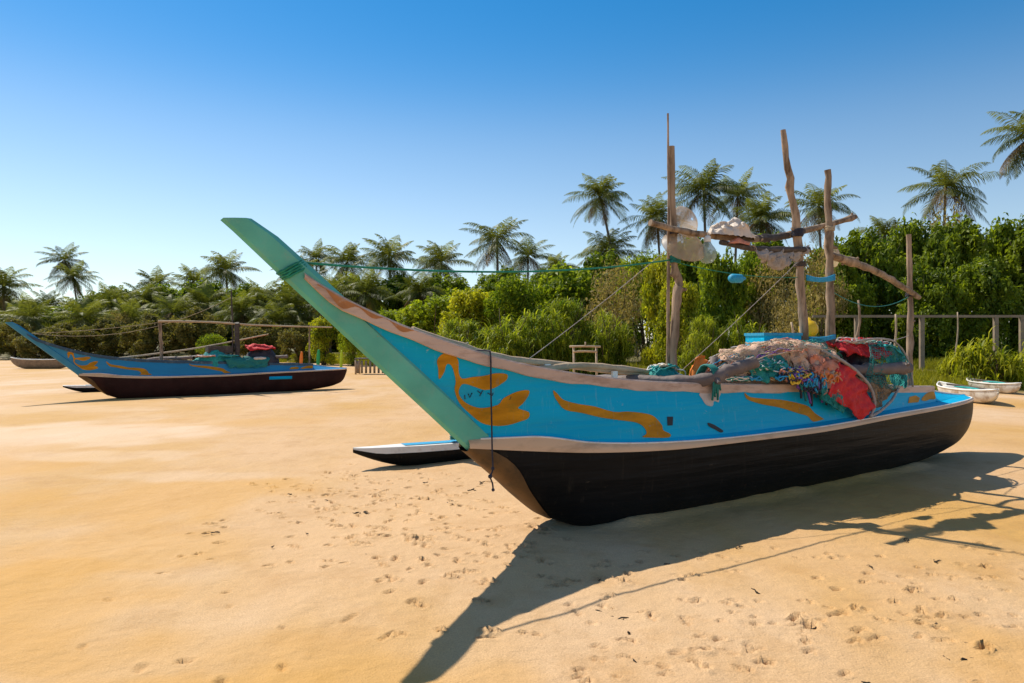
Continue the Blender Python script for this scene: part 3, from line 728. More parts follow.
for a in (
    ('dark_a', -42, 306, 48, 78, 'dark tree half cut off by the left edge of the picture'),
    ('dark_a', 10, 300, 46, 82, 'dark tree behind the dusty olive bush at the far left'),
    ('dark_b', 52, 308, 44, 80, 'dark tree under the twin slender palms'),
    ('dark_b', 95, 296, 38, 86, 'rounded dark tree right of the twin palms'),
    ('dark_a', 120, 290, 34, 84, 'tall dark tree on the left skyline'),
    ('dark_b', 168, 288, 38, 84, 'broad dark tree on the left skyline behind the far boat'),
    ('dark_a', 206, 284, 36, 76, 'green tree left of the dark mast of the far boat'),
    ('dark_a', 250, 288, 38, 80, 'dark tree right of the mast of the far boat'),
    ('dark_b', 300, 282, 40, 78, 'dark tree behind the stern of the far boat'),
    ('dark_a', 348, 280, 42, 80, 'dark tree just behind the raised bow'),
    ('dark_b', 394, 278, 42, 74, 'dark tree below the second rope-crossed palm'),
    ('dark_a', 444, 278, 42, 72, 'dark tree behind the left end of the thicket'),
    ('dark_b', 500, 272, 42, 66, 'dark tree under the spreading palm'),
    ('dark_a', 602, 256, 40, 58, 'dark tree beneath the very tall palm'),
    ('dark_b', 690, 240, 40, 52, 'dark tree under the big dark palm'),
    ('dark_a', 770, 240, 36, 50, 'dark tree behind the brown scrub'),
    ('dark_b', 830, 246, 36, 48, 'dark tree behind the two tall poles'),
    ('dark_a', 552, 272, 38, 60, 'dark tree on the skyline behind the middle of the thicket'),
): place(a[0], 'broadleaf_tree', a[1], a[2], a[3], a[4], a[5], 'tree', G3)
for a in (
    ('dusty', 14, 322, 26, 62, 'dusty olive bush behind the far boat bow tip'),
    ('dusty', 62, 326, 30, 60, 'low green bush behind the bow of the far boat'),
    ('dusty', 104, 322, 28, 60, 'low bush above the painted bird of the far boat'),
    ('dry', 120, 310, 20, 64, 'golden brown bush under the browning palm'),
    ('dusty', 150, 318, 30, 58, 'dull green bush behind the rail post of the far boat'),
    ('dusty', 196, 312, 30, 58, 'bush between the rail post and mast of the far boat'),
    ('mid_b', 212, 334, 18, 54, 'small bright bush left of the far boat mast'),
    ('dusty', 262, 322, 28, 56, 'bush behind the dark bin of the far boat'),
    ('lime', 324, 318, 18, 47, 'bright bush beside the green board'),
    ('mid_b', 352, 326, 16, 45, 'bush touching the raised bow'),
    ('mid_a', 385, 310, 26, 48, 'bush behind the middle of the raised bow'),
    ('dusty', 300, 326, 22, 52, 'bush behind the orange board'),
    ('dusty', 36, 334, 24, 57, 'bush above the pale canoe'),
    ('mid_a', 415, 308, 26, 45, 'bush below the rusty rail'),
): place(a[0], 'shrub', a[1], a[2], a[3], a[4], a[5], 'shrub', G3)
for a in (
    ('low', 988, 338, 34, 22.6, 'bright low strap-leaved shrub on the grass right of the stern'),
    ('low', 1030, 340, 26, 22.9, 'bright low shrub cut off by the right edge'),
    ('low', 955, 352, 16, 24.5, 'small scraggly plant left of the bright low shrub'),
): place(a[0], 'low_shrub', a[1], a[2], a[3], a[4], a[5], 'shrub', 'low plants on the grass bank')
place('dry', 'shrub', 945, 204, 36, 42, 'reddish brown dry branches poking above the dark hedge', 'shrub', None)

# grass on the bank: stuff
def grass_field(name, n, xr, seed, hmin, hmax, depth=7):
    r = np.random.RandomState(seed); x = r.uniform(xr[0], xr[1], n); y = edge_y(x) + .3 + depth * r.rand(n) ** 1.3 + .7 * vnoise(x * .9, x * 0 + 3, 9)
    keep = vnoise(x * .8, y * .8, 12) > -.55; x, y = x[keep], y[keep]; n = len(x)
    z = ground_z(x, y); h = r.uniform(hmin, hmax, n) * (.7 + .5 * (vnoise(x * .6, y * .6, 4) + 1)); a = r.rand(n) * 6.28; w = r.uniform(.006, .016, n) * 1.6
    dx, dy = np.cos(a) * w, np.sin(a) * w; lx, ly = r.normal(size=n) * h * .35, r.normal(size=n) * h * .35
    V = np.stack([np.stack([x - dx, y - dy, z - .02], 1), np.stack([x + dx, y + dy, z - .02], 1), np.stack([x + lx, y + ly, z + h], 1)], 1).reshape(-1, 3)
    T = np.repeat(np.clip(.5 + .25 * vnoise(x * .5, y * .5, 3) + r.normal(size=n) * .15, 0, 1), 3)
    tag(mesh_np(name, V, np.arange(3 * n).reshape(n, 3), [M['grass']], None, False, None, {'tint': T}), 'yellow-green grass covering the bank at the back of the beach', 'grass', None, 'stuff')
grass_field('grass', 60000, (6, 24), 3, .10, .30, 10)
grass_field('lawn_grass', 26000, (-20, 6), 4, .12, .30, 7)

exec_after = []
# ------------------------------------------------------------------ fence
def fence():
    y = 27.5; g = float(ground_z(13, y)); root = empty('concrete_fence', ((820 - 512) / 683 * y, y, g)); tag(root, 'grey concrete post-and-rail fence in front of the dark hedge', 'fence')
    x0 = root.location.x
    zt = 1.5 + (343 - 317) / 683 * y - g
    for px in (828, 857, 922, 996, 1022, 1058):
        m = MB(); m.box(((px - 512) / 683 * y - x0, 0, zt / 2 - .1), (.17, .15, zt + .2), 0, 0, .02); autosmooth(m.build('post', M['concrete'], root))
    m = MB(); m.box((6.5, -.02, zt + .03), (13.6, .12, .10), 0, 0, .01); autosmooth(m.build('rail', M['concrete'], root))
    return root
fence()
def stake(px, ty, D, r, label, name='stake', mat='wood_pale', lean=.1, h0=0):
    x = (px - 512) / 683 * D; g = float(ground_z(x, D)); h = 1.5 + (343 - ty) / 683 * D - g
    root = MB(); root.tube(spline([(0, 0, -.1), (lean * .2, 0, h * .35), (lean * 1.1, 0, h * .7), (lean, 0, h)], 8), [r * (1 - .3 * i / 7) for i in range(8)], 7, wob=.15)
    o = root.build(name, M[mat]); o.location = (x, D, g); tag(o, label, 'stake')
stake(893, 314, 23.5, .045, 'pale thin stake standing left of the bare stern pole on the bank')
stake(848, 300, 22.5, .05, 'leaning grey stake behind the red cloth', lean=.35, mat='wood')
stake(776, 322, 22, .05, 'bent bare stake behind the blue box', lean=.5, mat='wood_pale')
stake(955, 312, 24.5, .03, 'slender sapling stem in front of the fence', mat='wood_pale')

# ------------------------------------------------------------------ the outrigger boats
zct = crv([-.9, -.45, .1, 1.2, 2.7, 4.6, 6.3, 7.25], [.79, .79, .715, .655, .65, .70, .73, .75])
zsb = crv([-.9, -.45, .1, 1.2, 2.7, 4.6, 6.3, 7.25], [.725, .685, .64, .60, .60, .655, .695, .72])
bc = crv([-.9, -.6, -.3, .1, .7, 1.5, 3, 4.6, 5.6, 6.3, 6.9, 7.15, 7.25], [.07, .17, .26, .34, .40, .43, .45, .43, .39, .33, .23, .14, .03])
zk = crv([-.9, -.62, -.4, -.2, 0, .2, .6, 3, 5, 5.8, 6.3, 6.8, 7.1, 7.25], [.70, .47, .28, .13, .04, -.03, -.06, -.06, -.04, .015, .07, .17, .34, .64])
zg = crv([-2.2, -2, -1.55, -1.15, -.75, -.2, .4, 1.25, 2.25, 3.8, 4.9, 5.95], [2.0, 1.87, 1.66, 1.52, 1.40, 1.29, 1.21, 1.145, 1.10, 1.05, .985, .945])
bg = crv([-2.2, -1.5, -.75, 0, 1.25, 2.5, 4, 5, 5.95], [.055, .11, .17, .23, .28, .29, .27, .23, .17])
bw = crv([-2.2, -.8, -.3, .1, 1.2, 3, 4.6, 5.95], [.05, .09, .22, .30, .36, .36, .32, .22])
def zw(s): return np.where(s < -.76, .79 + (-.76 - s) * (1.21 / 1.42), zct(s) + .03)
def wall_u(s, z):
    f = np.clip((z - zw(s)) / np.maximum(.02, zg(s) - zw(s)), -.05, 1.05)
    return bw(s) + (bg(s) - bw(s)) * f
def P(s, u, z): return (float(s), float(-u), float(z))     # boat frame: x towards the stern, +u is the camera side

MOTIF = {
 'swan': [(-1.152,1.238),(-1.172,1.319),(-1.185,1.377),(-1.147,1.423),(-1.087,1.427),(-1.034,1.376),(-1.014,1.294),(-.986,1.246),(-.912,1.249),(-.813,1.261),(-.723,1.276),(-.635,1.267),(-.623,1.238),(-.666,1.203),(-.715,1.168),(-.804,1.151),(-.881,1.177),(-.958,1.21),(-.992,1.187),(-1.0,1.14),(-.959,1.08),(-.895,1.042),(-.808,1.022),(-.693,1.034),(-.651,1.093),(-.544,1.126),(-.452,1.143),(-.451,1.099),(-.502,1.039),(-.527,1.011),(-.449,.976),(-.448,.927),(-.51,.898),(-.609,.882),(-.709,.881),(-.812,.911),(-.915,.982),(-.994,1.069),(-1.033,1.153),(-1.032,1.224),(-1.065,1.318),(-1.097,1.353),(-1.12,1.342),(-1.121,1.284)],
 'swoosh': [(-.235,1.142),(-.203,1.091),(-.147,1.051),(-.016,1.016),(.136,.989),(.326,.949),(.494,.933),(.668,.91),(.772,.878),(.834,.807),(.843,.753),(.913,.721),(.889,.70),(.705,.707),(.6,.725),(.641,.754),(.63,.794),(.549,.843),(.383,.879),(.191,.915),(.009,.952),(-.135,.989),(-.204,1.041),(-.231,1.092)],
 'swoosh_b': [(1.977,1.028),(2.047,.987),(2.243,.961),(2.516,.935),(2.799,.892),(2.965,.849),(3.049,.785),(3.188,.723),(3.178,.70),(2.999,.703),(2.913,.757),(2.773,.795),(2.497,.859),(2.229,.901),(2.06,.945),(1.99,.989)],
 'st1': [(5.084,.78),(5.162,.852),(5.353,.861),(5.456,.821),(5.373,.775)],
 'st2': [(5.481,.80),(5.70,.87),(5.90,.88),(5.93,.845),(5.9,.785),(5.741,.79),(5.591,.775)],
}
CHIP = [(1.405,.787),(1.48,.769),(1.571,.724),(1.6,.70),(1.559,.69),(1.49,.722),(1.418,.755)]
STAIN = [(1.355,1.05),(1.62,1.05),(1.60,1.0),(1.59,.96),(1.53,.975),(1.50,.93),(1.416,.942),(1.376,.995)]
HOLE = [(.907,.87),(.98,.866),(.958,.794),(.894,.798)]

def decal(name, poly, mat, parent, off=.004, side=1):
    """painted patch that follows the planked side"""
    bm = bmesh.new()
    jr = random.Random(len(poly)); jt = .004 if len(poly) > 9 else .002
    cx = [Vector((a + jr.gauss(0, jt), b + jr.gauss(0, jt), 0)) for a, b in poly]
    n = len(cx); sm = []
    if n > 6:
        for i in range(n):
            p0, p1, p2, p3 = cx[i-1], cx[i], cx[(i+1) % n], cx[(i+2) % n]
            for f in (0, .33, .66): sm.append(0.5*((2*p1)+(p2-p0)*f+(2*p0-5*p1+4*p2-p3)*f*f+(3*p1-p0-3*p2+p3)*f**3))
    else: sm = cx
    vs_ = [bm.verts.new(p) for p in sm]
    for i in range(len(vs_)): bm.edges.new((vs_[i], vs_[(i+1) % len(vs_)]))
    bmesh.ops.triangle_fill(bm, edges=bm.edges[:], use_beauty=True, use_dissolve=False)
    for _ in range(4):
        es = [e for e in bm.edges if e.calc_length() > .10]
        if not es: break
        bmesh.ops.subdivide_edges(bm, edges=es, cuts=1); bmesh.ops.triangulate(bm, faces=bm.faces[:])
    for v in bm.verts:
        s, z = v.co.x, v.co.y
        v.co = Vector(P(s, side * (float(wall_u(np.float64(s), np.float64(z))) + off), z))
    bmesh.ops.recalc_face_normals(bm, faces=bm.faces)
    me = bpy.data.meshes.new(name); bm.to_mesh(me); bm.free(); me.materials.append(mat)
    for p in me.polygons: p.use_smooth = True
    o = bpy.data.objects.new(name, me); col.objects.link(o); o.parent = parent
    return o

def make_hull(root, blue, stem_m, rail_m, nose_m, near=True, tar=None):
    S = np.concatenate([np.linspace(-.9, .6, 34), np.linspace(.7, 5.6, 34), np.linspace(5.65, 7.25, 32)])
    NT = 13
    def ring(s, off=0.0):
        r = []
        for j in range(-NT, NT + 1):
            th = abs(j) / NT * math.pi / 2
            u = (math.sin(th) ** (.60 + .12 * float(sstep((.3 - s) / .8)))) * (bc(s) + off); z = zk(s) + (zsb(s) - zk(s)) * (1 - math.cos(th) ** .9) - off * (1 - abs(j) / NT)
            r.append(P(s, math.copysign(u, j), z))
        return r
    m = MB(); m.grid([ring(s) for s in S])
    o = m.build('hull', tar or M['hull_black'], root); autosmooth(o, 60)
    # worn brown forefoot: a sheet a few mm proud of the hull
    m = MB(); rows = []
    for i in range(22):
        row = []
        for j in range(-NT, NT + 1):
            f = abs(j) / NT; send = -.13 - .62 * f ** 1.1 + .03 * math.sin(9 * f + 1)
            s = -.9 + (send + .9) * i / 21; th = f * math.pi / 2
            u = (math.sin(th) ** (.60 + .12 * float(sstep((.3 - s) / .8)))) * (bc(s) + .006); z = zk(s) + (zsb(s) - zk(s)) * (1 - math.cos(th) ** .9) - .006 * (1 - f)
            row.append((float(s) - .006, float(-math.copysign(u, j)), float(z)))
        rows.append(row)
    m.grid(rows); m.build('forefoot', nose_m, root)
    # rub strip right round the hull, with its white top edge
    for side in (1, -1):
        m = MB(); rows = []
        for s in S:
            b_, z0, z1 = bc(s), zsb(s), zct(s)
            rows.append([P(s, side * b_ * .9, z0 - .004), P(s, side * (b_ + .012), z0 - .002), P(s, side * (b_ + .010), z0 + (z1 - z0) * .45), P(s, side * (b_ - .012), z1 - .004), P(s, side * (b_ - .03), z1)])
        m.grid(rows); st = m.build('rub_strip', M['strip'], root); autosmooth(st, 50)
        m = MB(); m.tube([P(s, side * (bc(s) - .016), zct(s) - .002) for s in S[2:-1]], .0085, 6); m.build('edge_trim', M['strip_edge'], st)
        # side deck: from the strip up to the foot of the planking
        m = MB(); rows = []
        for s in S[S >= -.78]:
            inner = bw(s) if s < 5.95 else bw(5.95) * max(0.0, 1 - (s - 5.95) / 1.28)
            zi = zct(s) + .03 if s < 5.95 else zct(s) + .03 + 0
            row = []
            for q in range(4):
                f = q / 3; row.append(P(s, side * ((bc(s) - .025) * (1 - f) + min(inner, bc(s) - .03) * f), (zct(s) - .002) * (1 - f) + zi * f))
            rows.append(row)
        m.grid(rows); m.build('side_deck', blue, root)
    # stern deck: ridge from the planking end down to the stern
    m = MB(); rows = []
    for s in np.linspace(5.93, 7.20, 14):
        f = (s - 5.93) / 1.27; rz = .925 * (1 - f) + .765 * f - .02 * math.sin(f * math.pi)
        w = bw(5.95) * (1 - f) + .02
        rows.append([P(s, w * q, (zct(s) + .028) * abs(q) + rz * (1 - abs(q))) for q in (-1, -.5, 0, .5, 1)])
    m.grid(rows); sd = m.build('stern_deck', blue, root); autosmooth(sd, 25)
    m = MB(); m.tube([P(s, 0, .925 * (1 - (s - 5.93) / 1.27) + .765 * (s - 5.93) / 1.27 - .02 * math.sin((s - 5.93) / 1.27 * math.pi) + .006) for s in np.linspace(5.95, 7.20, 8)], .011, 6); m.build('ridge_trim', M['strip_edge'], sd)
    # planked sides
    W = np.concatenate([np.linspace(-2.2, .5, 34), np.linspace(.6, 5.95, 40)])
    for side in (1, -1):
        m = MB(); rows = []
        for s in W:
            z0, z1 = zw(s), zg(s); row = []
            for q in range(7):
                z = z0 + (z1 - z0) * q / 6; row.append(P(s, side * wall_u(s, z), z))
            for q in (6, 3, 0):
                z = z0 + (z1 - z0) * q / 6; row.append(P(s, side * max(.012, wall_u(s, z) - .03), z))
            rows.append(row)
        m.grid(rows); pl = m.build('side_plank', blue, root); autosmooth(pl, 50)
        m = MB(); rows = []                                  # gunwale rail
        for s in W[W > -2.14]:
            z, b_ = zg(s), bg(s); hh = .085 if s > -1.9 else .085 - .055 * (-1.9 - s) / .24
            fl = .006 * math.sin(s * 7.3) + .004 * math.sin(s * 17)
            rows.append([P(s, side * (b_ + .003), z - hh + fl), P(s, side * (b_ + .020), z - hh + .004 + fl), P(s, side * (b_ + .022), z - .008), P(s, side * (b_ + .012), z + .004), P(s, side * max(.004, b_ - .038), z + .004), P(s, side * max(.002, b_ - .044), z - .03)])
        m.grid(rows); gl = m.build('gunwale', rail_m, root); autosmooth(gl, 40)
        if near:
            m = MB(); rows = []
            for s in np.linspace(-2.04, -1.35, 26):
                z, b_ = zg(s), bg(s) ; k = (.022 + .018 * math.sin(s * 13 + 1) + .012 * math.sin(s * 29)) * min(1, (s + 2.04) / .08, (-1.35 - s) / .25) + .006; lo = .012 * math.sin(s * 31)
                rows.append([P(s, side * (b_ + .024), z - .012 - k + lo), P(s, side * (b_ + .0245), z - .012 + .2 * lo)])
            m.grid(rows); m.build('rust_patch', M['rust'], gl)
    # transom where the planking ends
    m = MB(); zt0, zt1 = float(zct(5.95)) + .03, .945
    m.grid([[P(5.94, -bw(5.95), zt0), P(5.94, bw(5.95), zt0)], [P(5.94, -bg(5.95), zt1), P(5.94, bg(5.95), zt1)]]); m.build('transom', rail_m, root)
    # stem timber
    fr = [(-2.595, 2.258), (-2.52, 2.195), (-2.2, 1.905), (-1.7, 1.455), (-1.2, 1.01), (-.86, .705), (-.80, .65)]
    bk = [(-2.47, 2.266), (-2.33, 2.175), (-2.07, 1.952), (-1.56, 1.51), (-1.08, 1.095), (-.74, .80), (-.68, .745)]
    m = MB(); rows = []
    for i, ((a, b_), (c, d)) in enumerate(zip(fr, bk)):
        t = i / (len(fr) - 1); hb = .055 + .050 * t; hf = .030 + .022 * t
        ex, ez = (c - a), (d - b_)
        rows.append([P(a - .012, 0, b_ - .012), P(a, hf, b_), P(a + ex * .5, (hf + hb) / 2 + .006, b_ + ez * .5), P(c, hb, d), P(c + ex * .3, hb * .6, d + ez * .3), P(c + ex * .3, -hb * .6, d + ez * .3), P(c, -hb, d), P(a + ex * .5, -(hf + hb) / 2 - .006, b_ + ez * .5), P(a, -hf, b_)])
    m.grid(rows, closed_u=True)
    m.f.append(tuple(range(9))); m.m.append(0); e = 6 * 9; m.f.append(tuple(e + k for k in range(9))); m.m.append(0)
    o = m.build('stem', stem_m, root); autosmooth(o, 35)
    # floor boards
    m = MB(); m.grid([[P(s, -min(bw(s), bg(s)) + .01, .70 + max(0, -s) * .45), P(s, min(bw(s), bg(s)) - .01, .70 + max(0, -s) * .45)] for s in np.linspace(-.7, 5.9, 24)]); m.build('floor', M['plank'], root)
    # thwarts
    for s in (-.15, .75, 2.6, 4.6):
        m = MB(); m.box(P(s, 0, zg(s) - .16), (.16, 2 * (float(bg(s)) - .035), .035), 0, 0, .005); autosmooth(m.build('thwart', M['white'], root))
    for k, poly in MOTIF.items():
        for side in (1, -1): decal('painted_motif', poly, M['ochre'], root, .0045, side)

def make_float(root, ds=0.0, du=0.0):
    s0, s1 = -.52 + ds, 4.3 + ds; u0 = -3.26 + du; m = MB(); mt = MB(); SS = np.linspace(0, 1, 40)
    L = s1 - s0
    def w(f): return .155 * (min(1, f / .16) ** .6) * (min(1, (1 - f) / .12) ** .6) + .006
    def zb(f): return .225 * max(0, 1 - f / .15) ** 1.5 + .2 * max(0, (f - .88) / .12) ** 1.6 - .012
    def ztp(f): return .235 + .03 * max(0, 1 - f / .25)
    rows = []; rows2 = []
    for f in SS:
        r = []
        for j in range(-7, 8):
            th = abs(j) / 7 * math.pi / 2; zz = zb(f) + (ztp(f) - .075 * min(1, f / .08 + .2) - zb(f)) * (1 - math.cos(th)); r.append(P(s0 + f * L, u0 + math.copysign(math.sin(th) ** .8 * w(f), j), zz))
        rows.append(r)
        ze = ztp(f) - .075 * min(1, f / .08 + .2)
        rows2.append([P(s0 + f * L, u0 - w(f) - .004, ze), P(s0 + f * L, u0 - w(f) * .92, ztp(f)), P(s0 + f * L, u0, ztp(f) + .012), P(s0 + f * L, u0 + w(f) * .92, ztp(f)), P(s0 + f * L, u0 + w(f) + .004, ze)])
    m.grid(rows); fl = m.build('outrigger_float', M['hull_black'], root)
    mt.grid(rows2); autosmooth(mt.build('float_deck', M['white'], fl), 40)
    m3 = MB(); rows = [[P(s0 + f * L, u0 - w(f) * .35, ztp(f) + .0155), P(s0 + f * L, u0 + w(f) * .62, ztp(f) + .011)] for f in np.linspace(.13, .34, 10)]
    m3.grid(rows); m3.build('blue_panel', M['cyan_rope'], fl)
    return fl

def pole(root, name, ctrl, r0, r1, mat, n=16, wob=.14, sides=9, knots=0):
    m = MB(); pts = spline(ctrl, n)
    rr = [(r0 + (r1 - r0) * i / (n - 1)) * (1 + .10 * math.sin(i * 2.7 + r0 * 900)) for i in range(n)]
    for _ in range(max(1, n // 7)):
        q = rnd.randrange(1, n - 1); rr[q] *= rnd.uniform(1.12, 1.3)
        d = Vector((rnd.gauss(0, 1), rnd.gauss(0, 1), rnd.gauss(0, .6))).normalized()
        m.tube([pts[q] + d * rr[q] * .3, pts[q] + d * rr[q] * rnd.uniform(1.2, 1.7)], [rr[q] * .55, rr[q] * .25], 6)
    m.tube([p + Vector((rnd.gauss(0, r0 * .12), rnd.gauss(0, r0 * .12), 0)) for p in pts], rr, sides, wob=wob)
    return autosmooth(m.build(name, M[mat], root), 50)

def lashing(root, c, r, axis, mat, turns=5, h=.09, t=.010, name='lashing'):
    """rope wound round a pole at c"""
    m = MB(); ax = Vector(axis).normalized(); a = ax.orthogonal().normalized(); b = ax.cross(a); c = Vector(c); n = turns * 10
    m.tube([c + ax * (h * (i / n - .5) + rnd.gauss(0, .003)) + (a * math.cos(i * .628) + b * math.sin(i * .628)) * (r + t * .6 + rnd.random() * t * .6) for i in range(n)], t, 5)
    return m.build(name, M[mat], root)

AX = math.atan2(.55930, .82896)
big = empty('outrigger_boat', (.39, 5.6, 0), AX)
tag(big, 'large bright blue outrigger canoe with tall sea-green bow, nearest on the sand', 'boat', 'outrigger canoes on the beach')
make_hull(big, M['blue'], M['sea_green'], M['rail'], M['hull_brown'])
make_float(big)
decal('scuff', CHIP, M['ink'], big); decal('scuff', STAIN, M['scuff'], big); decal('drain_hole', HOLE, M['ink'], big)
# pen scribbles beside the painted bird
for pts in ([(-.93, 1.13), (-.915, 1.10), (-.90, 1.135)], [(-.86, 1.15), (-.83, 1.125), (-.82, 1.15), (-.84, 1.11)], [(-.78, 1.13), (-.74, 1.11), (-.735, 1.13)], [(-.60, 1.075), (-.59, 1.10)], [(-.955, 1.12), (-.95, 1.09)]):
    m = MB(); m.tube([P(s, wall_u(np.float64(s), np.float64(z)) + .003, z) for s, z in pts], .0035, 5); m.build('pen_mark', M['ink'], big)
# masts and poles
pole(big, 'mast', [P(1.60, -.26, .70), P(1.60, -.24, 1.45), P(1.63, -.22, 1.95), P(1.67, -.235, 2.10), P(1.61, -.25, 2.35), P(1.59, -.26, 3.43)], .048, .034, 'wood', n=22)
pole(big, 'thin_mast', [P(1.55, -.27, .75), P(1.54, -.25, 2.1), P(1.53, -.24, 3.74)], .020, .009, 'wood', wob=.05)
pole(big, 'post', [P(3.42, 0.0, .70), P(3.41, 0, 1.45), P(3.37, 0, 2.0), P(3.24, 0, 2.86), P(3.12, 0, 3.31), P(3.03, 0, 3.78)], .056, .030, 'wood', n=24)
pole(big, 'post', [P(3.94, 0, .70), P(3.93, 0, 1.6), P(3.90, .0, 2.6), P(3.86, 0, 3.47)], .056, .034, 'wood', n=22)
pole(big, 'stern_pole', [P(5.90, -.10, .75), P(5.93, -.10, 1.5), P(5.92, -.10, 2.2), P(5.89, -.10, 2.93)], .042, .030, 'wood')
cbp = [P(1.24, -.20, 2.64), P(1.6, -.15, 2.59), P(2.0, -.11, 2.57), P(2.46, -.09, 2.575), P(3.0, -.08, 2.64), P(3.45, -.085, 2.74), P(4.0, -.08, 2.87), P(4.57, -.07, 3.02)]
pole(big, 'crossbar', cbp, .030, .032, 'wood', n=30)
pole(big, 'crossbar_wrap', [P(2.35, -.09, 2.572), P(2.7, -.085, 2.60), P(3.1, -.08, 2.655), P(3.5, -.085, 2.75)], .036, .040, 'wood_dark', n=22, wob=.3)
pole(big, 'crossbar_pole', [P(2.05, -.03, 2.50), P(2.6, .02, 2.47), P(3.38, .06, 2.52)], .026, .034, 'wood_dark')
pole(big, 'sloping_pole', [P(3.98, -.06, 2.52), P(4.8, -.05, 2.42), P(5.5, -.05, 2.26), P(6.02, -.03, 2.10)], .046, .032, 'wood', n=20)
lashing(big, P(1.61, -.24, 2.32), .050, (0, 0, 1), 'teal_rope', 6, .07, .009)
lashing(big, P(1.60, -.25, 2.60), .046, (0, 0, 1), 'dark_rope', 5, .07, .009)
lashing(big, P(3.28, 0, 2.70), .046, (0, 0, 1), 'dark_rope', 7, .08, .010)
lashing(big, P(3.33, 0, 2.36), .048, (0, 0, 1), 'wood_dark', 4, .05, .008)
lashing(big, P(5.92, -.10, 2.14), .040, (0, 0, 1), 'dark_rope', 4, .05, .007)
lashing(big, P(3.90, 0, 2.80), .044, (0, 0, 1), 'cream_rope', 4, .05, .007)
# booms out to the float, near ends jutting over the gunwale
for s, zz in ((1.35, 0), (4.05, 0)):
    front = s < 2
    near = [P(1.96, .44, 1.325), P(1.66, .36, 1.245), P(1.36, .25, 1.16)] if front else [P(4.74, .44, 1.215), P(4.3, .36, 1.205), P(3.8, .2, 1.19)]
    b1 = pole(big, 'boom', near + [P(s - .35, -.45, 1.14), P(s - .5, -1.4, 1.08), P(s - .55, -2.4, .82), P(s - .55, -3.2, .30)], .060 if front else .068, .045, 'wood_grey', n=36, wob=.2)
    lashing(b1, P(s - .55, -3.17, .33), .05, (0, 0, 1), 'teal_rope', 4, .1, .012)
m = MB()                                                    # teal lashing hanging over the rail at the front boom
for k in range(8):
    s = 1.43 + .012 * k
    m.tube(spline([P(s - .02, .18, 1.14), P(s, .26, 1.295), P(s + .02, .36, 1.26), P(s + .03, .365, 1.12), P(s + .05 + .015 * math.sin(k * 2), .335 + .01 * (k % 3), .985 + .03 * (k % 4))], 14), .010, 5)
m.build('lashing', M['teal_rope'], big)
# bamboo lying along the far rail
pole(big, 'bamboo_pole', [P(-1.25, -.16, 1.60), P(-.5, -.22, 1.40), P(.2, -.27, 1.315), P(1.25, -.30, 1.20)], .024, .03, 'wood_pale', n=20)
pole(big, 'bamboo_pole', [P(-.15, -.22, 1.27), P(.5, -.25, 1.30), P(1.4, -.27, 1.215)], .03, .024, 'wood_pale', n=16)
for s in (.05, .82):
    m = MB(); m.box(P(s, -.235, zg(s) - .03), (.06, .03, .20), 0, 0, .004); autosmooth(m.build('rib', M['white'], big))
m = MB(); m.tube([P(1.82, .05, .7), P(1.84, .06, 1.1), P(1.85, .05, 1.37)], [.04, .045, .04], 8); m.build('bollard', M['wood_grey'], big)
# stays
def stay(root, a, b, sag, r, mat, name='stay_rope', n=18):
    m = MB(); m.tube(sagline(a, b, sag, n), r, 6); return m.build(name, M[mat], root)
stay(big, P(-2.14, .02, 2.02), P(1.60, -.24, 2.32), .09, .0085, 'green_rope')
stay(big, P(-.25, -.24, 1.30), P(1.60, -.26, 2.46), .02, .0032, 'greycord')
stay(big, P(1.62, -.2, 1.20), P(3.34, 0, 2.42), .02, .0032, 'greycord')
stay(big, P(1.60, -.24, 2.30), P(3.34, 0, 2.22), .05, .004, 'green_rope')
stay(big, P(3.92, 0, 2.1), P(5.92, -.1, 2.12), .16, .005, 'teal_rope')
stay(big, P(3.92, 0, 1.52), P(5.92, -.1, 1.60), .06, .004, 'greycord')
m = MB()                                                    # dark green rope wound round the stem
for k in range(4):
    o_ = .012 * k; rr = []
    for i in range(17):
        w = i / 16 * 2 * math.pi; f = .5 - .5 * math.cos(w); q = math.sin(w)
        rr.append(P(-2.265 + o_ + .145 * f, math.copysign(abs(q) ** .6, q) * (.062 + .012 * f) + rnd.gauss(0, .002), 1.945 - o_ + .088 * f + rnd.gauss(0, .003)))
    m.tube(rr, .0085, 6)
m.build('rope_binding', M['green_rope'], big)
# taut blue tape between the poles with a blue bottle on it
m = MB()
for k in range(4): m.tube(sagline(P(3.36, .06, 2.19 + .015 * k), P(3.90, .06, 2.22 + .018 * k), .02 + .006 * k, 8), .011, 5)
m.build('tape_tie', M['cyan_rope'], big)
m = MB()
for k in range(3): m.tube(sagline(P(3.42, .05, 1.52 + .02 * k), P(3.92, .05, 1.56 + .015 * k), .015, 7), .012, 5)
m.build('tape_tie', M['cyan_rope'], big)

def boat_obj(o, boat=big):
    """keeps a loose thing top-level but placed in boat coordinates"""
    o.matrix_world = boat.matrix_world @ Matrix.Translation((0, 0, 0)) if False else o.matrix_world
    o.location = boat.location; o.rotation_euler = boat.rotation_euler; o.scale = boat.scale
    return o

